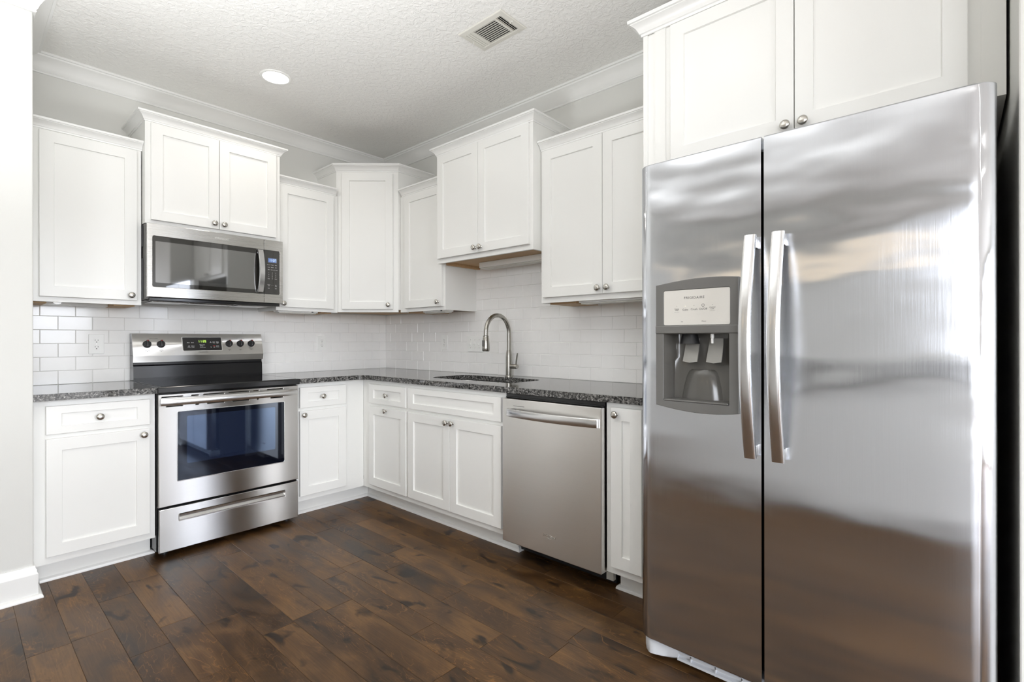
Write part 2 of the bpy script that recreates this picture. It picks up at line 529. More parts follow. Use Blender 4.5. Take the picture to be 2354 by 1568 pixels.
    def text(self, s, x, z, y, size, extrude=0.0003, align='CENTER', italic=0.0, spacing=1.0):
        cu = bpy.data.curves.new('tmp', 'FONT')
        cu.body = s; cu.size = size; cu.extrude = extrude; cu.align_x = align
        cu.shear = italic; cu.space_character = spacing; cu.resolution_u = 3
        ob = bpy.data.objects.new('tmp', cu); COL.objects.link(ob)
        dg = bpy.context.evaluated_depsgraph_get()
        me = bpy.data.meshes.new_from_object(ob.evaluated_get(dg))
        t = bmesh.new(); t.from_mesh(me)
        bpy.data.objects.remove(ob); bpy.data.curves.remove(cu); bpy.data.meshes.remove(me)
        t.transform(Matrix(((1, 0, 0, x), (0, 0, -1, y), (0, 1, 0, z), (0, 0, 0, 1))))
        self.merge(t)
        return self

def words(name, items, y, mat, parent, fix=None):
    for t in items:
        mb = MB().text(t[0], t[1], t[2], y, t[3], .0001)
        build(name, fix(mb) if fix else mb, mat, parent)
def build(name, mb, mat, parent=None, smooth=None, origin=None):
    """link a shape as ONE mesh object; parts are moved into their thing's own frame"""
    me = bpy.data.meshes.new(name)
    top = parent
    while top is not None and top.parent is not None: top = top.parent
    if top is not None and 'org' in ORG.get(top.name, {}):
        mb.bm.transform(Matrix.Translation([-c for c in ORG[top.name]['org']]))
    elif origin is not None:
        mb.bm.transform(Matrix.Translation([-c for c in origin]))
    mb.bm.to_mesh(me); mb.bm.free()
    me.materials.append(mat)
    me.polygons.foreach_set('use_smooth', [smooth is not None] * len(me.polygons))
    if smooth is not None:
        me.set_sharp_from_angle(angle=math.radians(smooth))
    o = bpy.data.objects.new(name, me)
    COL.objects.link(o)
    if parent is not None: o.parent = parent
    if origin is not None and parent is None: o.location = origin
    return o
ORG = {}
WALL_ROT = {'A': 0.0, 'B': -PI / 2}
def to_world(wall, p):
    x, y, z = p
    return (x, y, z) if wall == 'A' else (y, -x, z)
def thing(name, label, cat, wall='A', org=(0, 0, 0), group=None):
    o = bpy.data.objects.new(name, None)
    o.empty_display_size = 0.05
    COL.objects.link(o)
    o.location = to_world(wall, org)
    o.rotation_euler = (0, 0, WALL_ROT[wall])
    o['label'] = label; o['category'] = cat
    if group: o['group'] = group
    ORG[o.name] = {'org': org}
    return o
def tag(o, label, cat, group=None):
    o['label'] = label; o['category'] = cat
    if group: o['group'] = group
    return o
def struct(name, mb, mat, smooth=None):
    o = build(name, mb, mat, None, smooth)
    o['kind'] = 'structure'
    return o
def rrect(x0, x1, z0, z1, r, seg=5):
    pts = []
    for cx, cz, a0 in ((x1 - r, z0 + r, -90), (x1 - r, z1 - r, 0), (x0 + r, z1 - r, 90), (x0 + r, z0 + r, 180)):
        for i in range(seg + 1):
            a = math.radians(a0 + 90 * i / seg)
            pts.append((cx + r * math.cos(a), cz + r * math.sin(a)))
    return pts
OUT = Matrix(((1, 0, 0, 0), (0, 0, -1, 0), (0, 1, 0, 0), (0, 0, 0, 1)))   # lathe axis +Z -> out of the wall (-y)

# ------------------------------------------------------------------ setting
XL = -2.335                                      # end of the range wall (face of the left wall's return)
YF = -0.68                                       # face of the left wall towards the room
YR = -3.912                                      # alcove side wall right of the fridge
XR = -0.86                                       # front end of that wall

def make_floor():
    bm = bmesh.new()
    uvl = bm.loops.layers.uv.new('plank_uv')
    tl = bm.faces.layers.float.new('plank_tone')
    rnd = random.Random(11)
    Wd = 0.1265; base = -1.39
    known = {-6: [-1.535], -8: [-1.254], 0: [-2.195], 2: [-1.648], -3: [-1.757], -1: [-2.466], 1: [-2.455], 4: [-2.361, -0.95], 5: [-2.1, -2.726, -0.75]}
    g = 0.0007
    def plank(x0, x1, y0, y1):
        tone = rnd.random(); ox, oy = rnd.uniform(0, 50), rnd.uniform(0, 50)
        def add(pts):
            vs = [bm.verts.new(p) for p in pts]
            f = bm.faces.new(vs); f[tl] = tone
            for l, p in zip(f.loops, pts): l[uvl].uv = (p[1] + oy, p[0] + ox)
        e = 0.0012; d = -0.0008
        a0, a1, b0, b1 = x0 + e, x1 - e, y0 + e, y1 - e
        add([(a0, b0, 0), (a1, b0, 0), (a1, b1, 0), (a0, b1, 0)])
        add([(x0, y0, d), (x1, y0, d), (a1, b0, 0), (a0, b0, 0)])
        add([(a1, b0, 0), (x1, y0, d), (x1, y1, d), (a1, b1, 0)])
        add([(a0, b1, 0), (a1, b1, 0), (x1, y1, d), (x0, y1, d)])
        add([(x0, y0, d), (a0, b0, 0), (a0, b1, 0), (x0, y1, d)])
    k0 = int(math.floor((XW - base) / Wd)) - 1
    for k in range(k0, 12):
        x0 = base + k * Wd; x1 = x0 + Wd
        if x0 > 0.05: break
        ends = [0.1]
        kn = sorted(known.get(k, []), reverse=True)
        y = 0.1
        if kn:
            ends += kn; y = kn[-1]
            if 0.1 - kn[0] > 1.3: ends.insert(1, kn[0] + rnd.uniform(0.55, 1.1))
        else:
            y = 0.1 - rnd.uniform(0.2, 1.1); ends.append(y)
        while y > YW - 0.2:
            y -= rnd.choice((0.45, 0.6, 0.75, 0.9, 1.1, 1.22)) * rnd.uniform(0.92, 1.05)
            ends.append(y)
        for a, b in zip(ends, ends[1:]):
            plank(x0 + g * 0.5, x1 - g * 0.5, b + g * 0.5, a - g * 0.5)
    # dark bed under the joints
    z = -0.004
    f = bm.faces.new([bm.verts.new(p) for p in ((XW - .2, YW - .2, z), (.1, YW - .2, z), (.1, .1, z), (XW - .2, .1, z))])
    f[tl] = -0.9
    me = bpy.data.meshes.new('floor'); bm.to_mesh(me); bm.free()
    me.materials.append(M['floor'])
    o = bpy.data.objects.new('floor', me); COL.objects.link(o); o['kind'] = 'structure'
make_floor()

struct('ceiling', MB().box(XW - .2, .12, YW - .2, .12, CEIL, CEIL + .1), M['ceiling'])
struct('wall_back', MB().box(XL - .02, .12, 0, .12, -.01, CEIL), M['wall'])
struct('wall_right', MB().box(0, .12, -3.95, 0, -.01, CEIL), M['wall'])
struct('wall_left', MB().box(XW - .1, XL, YF, .12, -.01, CEIL, 0.004), M['wall'])
struct('wall_right_front', MB().box(XR, .12, YW - .1, YR, -.01, CEIL, 0.004), M['wall'])
def holed_wall(name, wl):
    mb = MB()
    ops = sorted([q for q in WINDOWS if q[0] == wl], key=lambda q: q[1])
    lo, hi = (XW - .12, XR + .02) if wl == 'front' else (YW - .1, YF + .02)
    c = lo
    def bx(a, b, z0, z1):
        if wl == 'front': mb.box(a, b, YW - .12, YW, z0, z1)
        else: mb.box(XW - .12, XW, a, b, z0, z1)
    for _, a, b, z0, z1 in ops:
        bx(c, a, -.01, CEIL); bx(a, b, -.01, z0); bx(a, b, z1, CEIL); c = b
    bx(c, hi, -.01, CEIL)
    struct(name, mb, M['wall'])
holed_wall('wall_front', 'front'); holed_wall('wall_far_left', 'west')
for i, (wl, a, b, z0, z1) in enumerate(WINDOWS):
    mb = MB(); fw = .06
    def fb(p0, p1, q0, q1):
        if wl == 'front': mb.box(p0, p1, YW - .09, YW - .04, q0, q1)
        else: mb.box(XW - .09, XW - .04, p0, p1, q0, q1)
    fb(a, b, z0, z0 + fw); fb(a, b, z1 - fw, z1); fb(a, a + fw, z0 + fw, z1 - fw); fb(b - fw, b, z0 + fw, z1 - fw)
    mid = (a + b) / 2; fb(mid - .03, mid + .03, z0 + fw, z1 - fw)
    struct('window_%d' % (i + 1), mb, M['trim'])

# crown at the ceiling, one continuous run
CROWN = [(0, -.095), (.010, -.095), (.013, -.089), (.010, -.084), (.016, -.078), (.022, -.062), (.034, -.042), (.050, -.027), (.066, -.019),
         (.070, -.012), (.080, -.012), (.080, 0.0), (0, 0.0)]
struct('trim_1', MB().sweep([(o, u + CEIL) for o, u in CROWN], [(XW, YF), (XL, YF), (XL, 0), (0, 0), (0, YR), (XR, YR), (XR, YW)]), M['trim'], 25)
# baseboard with its shoe, wrapped round the end of the left wall
BASE = [(0, 0), (.015, 0), (.015, .108), (.011, .116), (.0105, .126), (.006, .135), (.005, .145), (0, .146)]
SHOE = [(.015, 0), (.031, 0), (.031, .006), (.028, .013), (.022, .018), (.015, .020)]
struct('baseboard_left', MB().sweep(BASE, [(XW, YF), (XL, YF), (XL, -.545)]).sweep(SHOE, [(XW, YF), (XL, YF), (XL, -.545)]), M['trim'], 25)
struct('baseboard_right', MB().sweep(BASE, [(XR + .3, YR), (XR, YR), (XR, YW)]).sweep(SHOE, [(XR + .3, YR), (XR, YR), (XR, YW)]), M['trim'], 25)

# subway tile, every tile its own bevelled face over a grout bed
def backsplash(name, label, wall, x0, x1, z_top_fn, odd_shift, px, pz, anchor):
    t = MB(); g = MB(); rnd = random.Random(5)
    zb = .9141
    zmax = max(z_top_fn(x0 + .01), z_top_fn(x1 - .01), z_top_fn((x0 + x1) / 2))
    gp = .0013
    row = 0; z = zb
    while z < zmax - .004:
        sh = (.5 if (row % 2 == odd_shift) else 0.0)
        n0 = int(math.floor((x0 - anchor) / px)) - 1
        k = n0
        while anchor + (k + sh) * px < x1:
            a = max(x0, anchor + (k + sh) * px); b = min(x1, anchor + (k + sh + 1) * px)
            k += 1
            if b - a < .012: continue
            zt = min(z + pz, max(z_top_fn(a + .002), z_top_fn((a + b) / 2), z_top_fn(b - .002)))
            if zt - z < .01: continue
            e = .0016; yf = -.0075 + rnd.uniform(-.0003, .0003)
            s1, s2 = rnd.uniform(-.0004, .0004), rnd.uniform(-.0003, .0003)
            A0, A1, Z0, Z1 = a + gp / 2, b - gp / 2, z + gp / 2, zt - gp / 2
            o = [(A0, -.0055, Z0), (A1, -.0055, Z0), (A1, -.0055, Z1), (A0, -.0055, Z1)]
            i = [(A0 + e, yf - s1, Z0 + e), (A1 - e, yf + s1, Z0 + e), (A1 - e, yf + s1 + s2, Z1 - e), (A0 + e, yf - s1 + s2, Z1 - e)]
            vo = [t.bm.verts.new(p) for p in o]; vi = [t.bm.verts.new(p) for p in i]
            t.bm.faces.new(vi)
            for q in range(4):
                t.bm.faces.new((vo[q], vo[(q + 1) % 4], vi[(q + 1) % 4], vi[q]))
        z += pz; row += 1
    o = thing('tile_backsplash', label, 'backsplash', wall, ((x0 + x1) / 2, 0, zb))
    build('tiles', t, M['tile'], o)
    step = .05; x = x0
    for a, b, zt in z_top_fn.spans: g.box(max(a, x0), min(b, x1), -.0058, -.0002, zb, zt)
    build('grout', g, M['grout'], o)
class Top:
    def __init__(self, spans): self.spans = spans
    def __call__(self, x):
        for a, b, z in self.spans:
            if a <= x <= b: return z
        return self.spans[-1][2]
backsplash('A', 'white subway tile backsplash on the wall behind the range', 'A', XL, -.0085, Top([(XL, -1.855, 1.376), (-1.855, -1.095, 1.384), (-1.095, 0, 1.38)]), 0, .1503, .0770, 0.0)
backsplash('B', 'white subway tile backsplash on the wall behind the sink faucet', 'B', .0005, 2.795, Top([(0, 1.161, 1.38), (1.161, 1.999, 1.69), (1.999, 2.8, 1.38)]), 1, .1530, .0770, .0)

# ------------------------------------------------------------------ cabinets
def door_mesh(x0, x1, z0, z1, yb, th=.020, st=.056, rail=None, rec=.009):
    """shaker door or drawer front: flat frame round a recessed panel; yb is the plane it closes on"""
    rl = st if rail is None else rail
    yf = yb - th
    mb = MB(); bm = mb.bm
    def ring(a, c, y): return [bm.verts.new(p) for p in ((x0 + a, y, z0 + c), (x1 - a, y, z0 + c), (x1 - a, y, z1 - c), (x0 + a, y, z1 - c))]
    R = [ring(0, 0, yb), ring(0, 0, yf + .0022), ring(.0007, .0007, yf + .0007), ring(.0022, .0022, yf), ring(st, rl, yf), ring(st + .0006, rl + .0006, yf + .0008),
         ring(st + .0018, rl + .0018, yf + rec)]
    for A, B in zip(R, R[1:]):
        for k in range(4): bm.faces.new((A[k], A[(k + 1) % 4], B[(k + 1) % 4], B[k]))
    bm.faces.new(R[-1]); bm.faces.new(R[0][::-1])
    bmesh.ops.recalc_face_normals(bm, faces=bm.faces[:])
    return mb
def knob(parent, x, z, y):
    prof = [(.0085, 0), (.0085, .0015), (.0055, .004), (.005, .011), (.0075, .0145), (.0140, .0175), (.0164, .0205), (.0166, .0225), (.0150, .0258),
            (.0110, .0283), (.0055, .0296), (0, .0300)]
    return build('knob', MB().lathe(prof, 28, Matrix.Translation((x, y, z)) @ OUT), M['nickel'], parent, 40)
CAB_CROWN = [(0, 0), (.005, 0), (.006, .007), (.010, .009), (.013, .016), (.020, .027), (.029, .034), (.033, .036), (.033, .039), (.039, .040), (.040, .050), (0, .050)]
def upper(label, wall, x0, x1, z0, z1, D, doors, crown_path, knobs, dz, crown_h=1.0, lip=.018, wood=None, white=False):
    o = thing('wall_cabinet', label, 'cabinet', wall, ((x0 + x1) / 2, 0, z0), 'white shaker wall cabinets')
    c = MB()
    c.box(x0, x1, -D, 0, z0 + lip, z1)
    c.box(x0, x1, -D, -D + .019, z0, z0 + lip)
    c.box(x0, x0 + .016, -D + .019, 0, z0, z0 + lip); c.box(x1 - .016, x1, -D + .019, 0, z0, z0 + lip)
    build('carcass', c, M['cabinet'], o)
    build('bottom_panel', MB().box(x0 + .0165, x1 - .0165, -D + .0195, -.0005, z0 + lip - .003, z0 + lip - .0002), M['cabinet'] if white else M['rawwood'], o)
    for a, q in wood or ():
        cl = MB().box(a, q, -D + .06, -.012, z0 - .006, z0 + lip - .0031)
        build('cleat', cl, M['rawwood'], o)
    if white:
        build('valance_strip', MB().box(wood[0][1] + .001, wood[-1][0] - .001, -.10, -.012, z0 - .006, z0 + lip - .0031), M['cabinet'], o)
    for (a, q), (kx, kz) in zip(doors, knobs):
        d = build('door', door_mesh(a, q, dz[0], dz[1], -D - .0003), M['cabinet'], o)
        knob(d, kx, kz, -D - .0203)
    if crown_path:
        build('crown_molding', MB().sweep([(p, u * crown_h + z1) for p, u in CAB_CROWN], crown_path), M['trim'], o, 25)
    return o
DU = .307
upper('white single-door wall cabinet at the left end, left of the microwave', 'A', XL, -1.857, 1.363, 2.246, DU,
      [(-2.284, -1.879)], [(XL, -DU), (-1.852, -DU)], [(-1.908, 1.416)], (1.388, 2.238), wood=[(-2.317, -2.25), (-1.972, -1.876)], white=True)
upper('white double-door wall cabinet mounted directly above the microwave', 'A', -1.851, -1.098, 1.829, 2.408, .368,
      [(-1.826, -1.4765), (-1.4735, -1.128)], [(-1.851, -.0), (-1.851, -.368), (-1.098, -.368), (-1.098, 0)], [(-1.506, 1.880), (-1.452, 1.879)], (1.849, 2.401))
upper('white single-door wall cabinet between the microwave and the angled corner cabinet', 'A', -1.0975, -.6405, 1.368, 2.246, DU,
      [(-1.081, -.682)], [(-1.0975, -DU), (-.655, -DU)], [(-1.059, 1.416)], (1.392, 2.238), wood=[(-.74, -.66)])
upper('narrow white single-door wall cabinet right of the angled corner cabinet', 'B', .6405, 1.157, 1.371, 2.246, DU,
      [(.715, 1.141)], [(.66, -DU), (1.157, -DU)], [(1.104, 1.427)], (1.397, 2.238), wood=[(.66, .86)])
upper('raised white double-door wall cabinet above the sink', 'B', 1.1605, 1.9985, 1.680, 2.408, .378,
      [(1.177, 1.567), (1.570, 1.978)], [(1.1605, 0), (1.1605, -.378), (1.9985, -.378), (1.9985, 0)], [(1.546, 1.739), (1.597, 1.740)], (1.709, 2.400), wood=[(1.178, 1.20)])
upper('white double-door wall cabinet left of the fridge, over the dishwasher', 'B', 2.0025, 2.797, 1.374, 2.251, DU,
      [(2.027, 2.4185), (2.4215, 2.790)], [(2.0025, -DU), (2.797, -DU)], [(2.399, 1.434), (2.454, 1.434)], (1.403, 2.243), wood=[(2.021, 2.2)])
# the angled corner cabinet
def corner_cabinet():
    L = Vector((-.640, -.290)); R = Vector((-.325, -.635)); ln = (R - L).length
    z0, z1 = 1.372, 2.437
    o = thing('corner_wall_cabinet', 'tall white angled wall cabinet in the corner with one door', 'cabinet', 'A', (-.25, -.25, z0), 'white shaker wall cabinets')
    poly = [(0, 0), (-.640, 0), (L.x, L.y), (R.x, R.y), (0, R.y)]
    c = MB().prism(poly, z0 + .018, z1)
    ang = math.atan2(R.y - L.y, R.x - L.x)
    T = Matrix.Translation((L.x, L.y, 0)) @ Matrix.Rotation(ang, 4, 'Z')      # local x along the face, -y out
    t = MB().box(0, ln, 0, .019, z0, z0 + .018); t.bm.transform(T); c.merge(t.bm)
    build('carcass', c, M['cabinet'], o)
    ins = [(-.02, -.02), (-.60, -.02), (-.60, -.26), (-.31, -.58), (-.02, -.58)]
    build('bottom_panel', MB().prism(ins, z0 + .012, z0 + .0178), M['rawwood'], o)
    d = door_mesh(.046, .430, 1.394, 2.421, -.0003); d.bm.transform(T)
    dd = build('door', d, M['cabinet'], o)
    k = MB().lathe([(.0085, 0), (.0085, .0015), (.0055, .004), (.005, .011), (.0075, .0145), (.0140, .0175), (.0164, .0205), (.0166, .0225), (.0150, .0258),
                    (.0110, .0283), (.0055, .0296), (0, .0300)], 28, Matrix.Translation((.397, -.0203, 1.427)) @ OUT)
    k.bm.transform(T)
    build('knob', k, M['nickel'], dd, 40)
    build('crown_molding', MB().sweep([(p, u * 1.05 + z1) for p, u in CAB_CROWN], [(-.640, 0), tuple(L), tuple(R), (0, R.y)]), M['trim'], o, 25)
corner_cabinet()
# over the fridge
def fridge_cabinet():
    z0, z1, D = 1.850, 2.455, .612
    o = thing('fridge_surround_cabinet', 'deep white double-door cabinet above the refrigerator with a tall side panel', 'cabinet', 'B', (3.35, 0, 0), 'white shaker wall cabinets')
    build('carcass', MB().box(2.820, 3.9045, -D, -.003, z0, z1), M['cabinet'], o)
    build('side_panel', MB().box(2.800, 2.8198, -D - .004, -.003, .001, z1), M['cabinet'], o)
    build('face_filler', MB().box(2.853, 2.9, -D - .004, -D - .0002, z0, z1), M['cabinet'], o)
    build('face_filler', MB().box(3.853, 3.9045, -D - .006, -D - .0002, z0, z1), M['cabinet'], o)
    for a, b, kx in ((2.926, 3.3755, 3.352), (3.3785, 3.825, 3.407)):
        d = build('door', door_mesh(a, b, 1.886, 2.446, -D - .0003), M['cabinet'], o)
        knob(d, kx, 1.912, -D - .0203)
    build('crown_molding', MB().sweep([(p * 1.25, u * 1.3 + z1) for p, u in CAB_CROWN], [(2.800, -.003), (2.800, -D - .004), (3.9045, -D - .004)]), M['trim'], o, 25)
fridge_cabinet()
# base cabinets
DB = .607
SHOE2 = [(0, 0), (.016, 0), (.016, .006), (.013, .013), (.006, .018), (0, .020)]
def base(label, wall, x0, x1, fronts, tx=None, hollow=False, name='base_cabinet'):
    o = thing(name, label, 'cabinet', wall, ((x0 + x1) / 2, 0, 0), 'white shaker base cabinets')
    c = MB()
    if hollow:                                   # open box under the sink bowl
        c.box(x0, x0 + .018, -DB + .02, -.002, .112, .8815).box(x1 - .018, x1, -DB + .02, -.002, .112, .8815)
        c.box(x0 + .018, x1 - .018, -DB + .02, -.002, .112, .13).box(x0, x1, -DB, -DB + .02, .112, .8815)
    else: c.box(x0, x1, -DB, -.002, .112, .8815)
    build('carcass', c, M['cabinet'], o)
    a, b = tx if tx else (x0, x1)
    build('toe_kick', MB().box(a, b, -.508, -.002, .0005, .112), M['cabinet'], o)
    for kind, a, b, z0, z1, ks in fronts:
        st, rl = (.056, .056) if kind == 'door' else (.054, .036)
        d = build(kind, door_mesh(a, b, z0, z1, -DB - .0003, .020, st, rl), M['cabinet'], o)
        for kx, kz in ks: knob(d, kx, kz, -DB - .0203)
    return o
DR = (.720, .853); DO = (.147, .699)
base('white base cabinet left of the range with one drawer and one door', 'A', XL + .001, -1.861,
     [('drawer', -2.288, -1.886, *DR, [(-2.093, .786)]), ('door', -2.288, -1.886, *DO, [(-1.915, .671)])])
base('white base cabinet right of the range with one drawer and one door', 'A', -1.097, -.608,
     [('drawer', -1.082, -.755, *DR, [(-.930, .788)]), ('door', -1.082, -.755, *DO, [(-1.060, .675)])], tx=(-1.097, -.509))
base('narrow white base cabinet beside the inside corner, drawer above door', 'B', .6075, 1.1445,
     [('drawer', .7085, 1.133, *DR, [(.928, .786)]), ('door', .7085, 1.133, *DO, [(.917, .681)])], tx=(.509, 1.1445))
base('wide white sink base cabinet left of the dishwasher with two doors', 'B', 1.145, 1.997,
     [('drawer_front', 1.157, 1.976, *DR, []), ('door', 1.157, 1.5605, *DO, [(1.539, .670)]), ('door', 1.5635, 1.976, *DO, [(1.591, .672)])], hollow=True)
base('slim white base cabinet between the dishwasher and the fridge, door only', 'B', 2.6135, 2.797,
     [('door', 2.643, 2.795, .147, .860, [(2.674, .831)])], tx=(2.627, 2.797))
def shoe_mould(n, path):
    struct('trim_%d' % n, MB().sweep(SHOE2, path), M['trim'], 25)
shoe_mould(2, [(XL + .033, -.508), (-1.859, -.508), (-1.859, -.46)])
shoe_mould(3, [(-1.098, -.508), (-.508, -.508), (-.508, -1.9985), (-.47, -1.9985)])
shoe_mould(4, [(-.45, -2.626), (-.508, -2.626), (-.508, -2.799)])

# ------------------------------------------------------------------ countertops and sink
yA, xB = -.655, -.638
o = thing('granite_countertop', 'short polished grey granite countertop left of the range', 'countertop', 'A', (-2.1, 0, .882), 'speckled granite countertops')
build('slab', MB().slab([[(XL + .0005, yA), (-1.860, yA), (-1.860, -.0005), (XL + .0005, -.0005)]], .882, .914, .0008), M['granite'], o)
SK = (1.19, 1.90)                                # sink opening along the wall
hole = rrect(-.485, -.150, -SK[1], -SK[0], .075, 8)
r = .05
corner = []
for i in range(7):
    a = math.radians(90 * i / 6)
    corner.append((xB - r + r * math.sin(a), yA - r + r * math.cos(a)))
outer = [(-1.0975, -.0005), (-1.0975, yA)] + corner + [(xB, -2.7985), (-.0005, -2.7985), (-.0005, -.0005)]
o = thing('granite_countertop', 'long L-shaped grey granite countertop around the corner with the sink cutout', 'countertop', 'A', (-.4, -1.2, .882), 'speckled granite countertops')
build('slab', MB().slab([outer, hole], .882, .914, .0008), M['granite'], o)

def sink():
    o = thing('undermount_sink', 'stainless undermount sink bowl below the granite cutout', 'sink', 'B', ((SK[0] + SK[1]) / 2, -.32, .70))
    mb = MB(); bm = mb.bm
    def loop(grow, z, rr): return [bm.verts.new((-y, x, z)) for x, y in rrect(-.485 - grow, -.150 + grow, -SK[1] - grow, -SK[0] + grow, rr, 8)]
    rings = [loop(.022, .8815, .09), loop(.012, .8815, .085), loop(.008, .876, .08), loop(.004, .74, .075), loop(-.008, .712, .07), loop(-.035, .700, .06)]
    for A, B in zip(rings, rings[1:]):
        n = len(A)
        for k in range(n): bm.faces.new((A[k], A[(k + 1) % n], B[(k + 1) % n], B[k]))
    bm.faces.new(rings[-1])
    bmesh.ops.recalc_face_normals(bm, faces=bm.faces[:])
    bmesh.ops.reverse_faces(bm, faces=bm.faces[:])
    build('bowl', mb, M['sink'], o, 40)
    build('drain', MB().lathe([(.045, .7005), (.045, .703), (.036, .703), (.030, .701), (.0, .7008)], 28, Matrix.Translation((1.545, -.30, 0))), M['chrome'], o, 40)
sink()

def faucet():
    u, d = 1.553, .091
    o = thing('pull_down_faucet', 'brushed nickel gooseneck pull-down faucet behind the sink', 'faucet', 'B', (u, -d, .914))
    build('base_ring', MB().lathe([(.027, .9141), (.027, .920), (.0245, .923), (.0, .923)], 32, Matrix.Translation((u, -d, 0))), M['chrome'], o, 40)
    build('body', MB().lathe([(.0215, .923), (.0215, 1.045), (.0205, 1.062), (.0165, 1.086), (.0150, 1.094), (0, 1.094)], 32, Matrix.Translation((u, -d, 0))), M['chrome'], o, 40)
    R = .110; zc = 1.207
    pts = [(u, -d, 1.09), (u, -d, 1.15), (u, -d, zc)]
    for i in range(1, 25):
        a = PI * i / 24
        pts.append((u, -d - R + R * math.cos(a), zc + R * 1.05 * math.sin(a)))
    pts.append((u, -d - 2 * R, 1.190))
    build('neck', MB().tube(pts, .0138, 20), M['chrome'], o, 40)
    hd = d + 2 * R
    sh = build('spray_head', MB().lathe([(.0150, 1.190), (.0190, 1.187), (.0190, 1.183), (.0172, 1.182), (.0190, 1.176), (.0225, 1.140), (.0242, 1.110),
                                         (.0236, 1.094), (.0205, 1.0885), (0, 1.0885)][::-1], 32, Matrix.Translation((u, -hd, 0))), M['chrome'], o, 30)
    build('spray_button', MB().box(u - .008, u + .008, -hd - .029, -hd - .018, 1.118, 1.160, .004), M['gray'], sh)
    lv = build('lever_hub', MB().lathe([(.0150, 0), (.0155, .002), (.0155, .058), (.0145, .060), (0, .060)], 28,
                                      Matrix.Translation((u + .014, -d, .984)) @ Matrix.Rotation(PI / 2, 4, 'Y')), M['chrome'], o, 40)
    build('lever', MB().tube([(u + .062, -d, .994), (u + .066, -d, 1.02), (u + .076, -d - .003, 1.060), (u + .080, -d - .004, 1.074)], [.006, .0055, .0055, .004], 14), M['chrome'], lv, 40)
faucet()

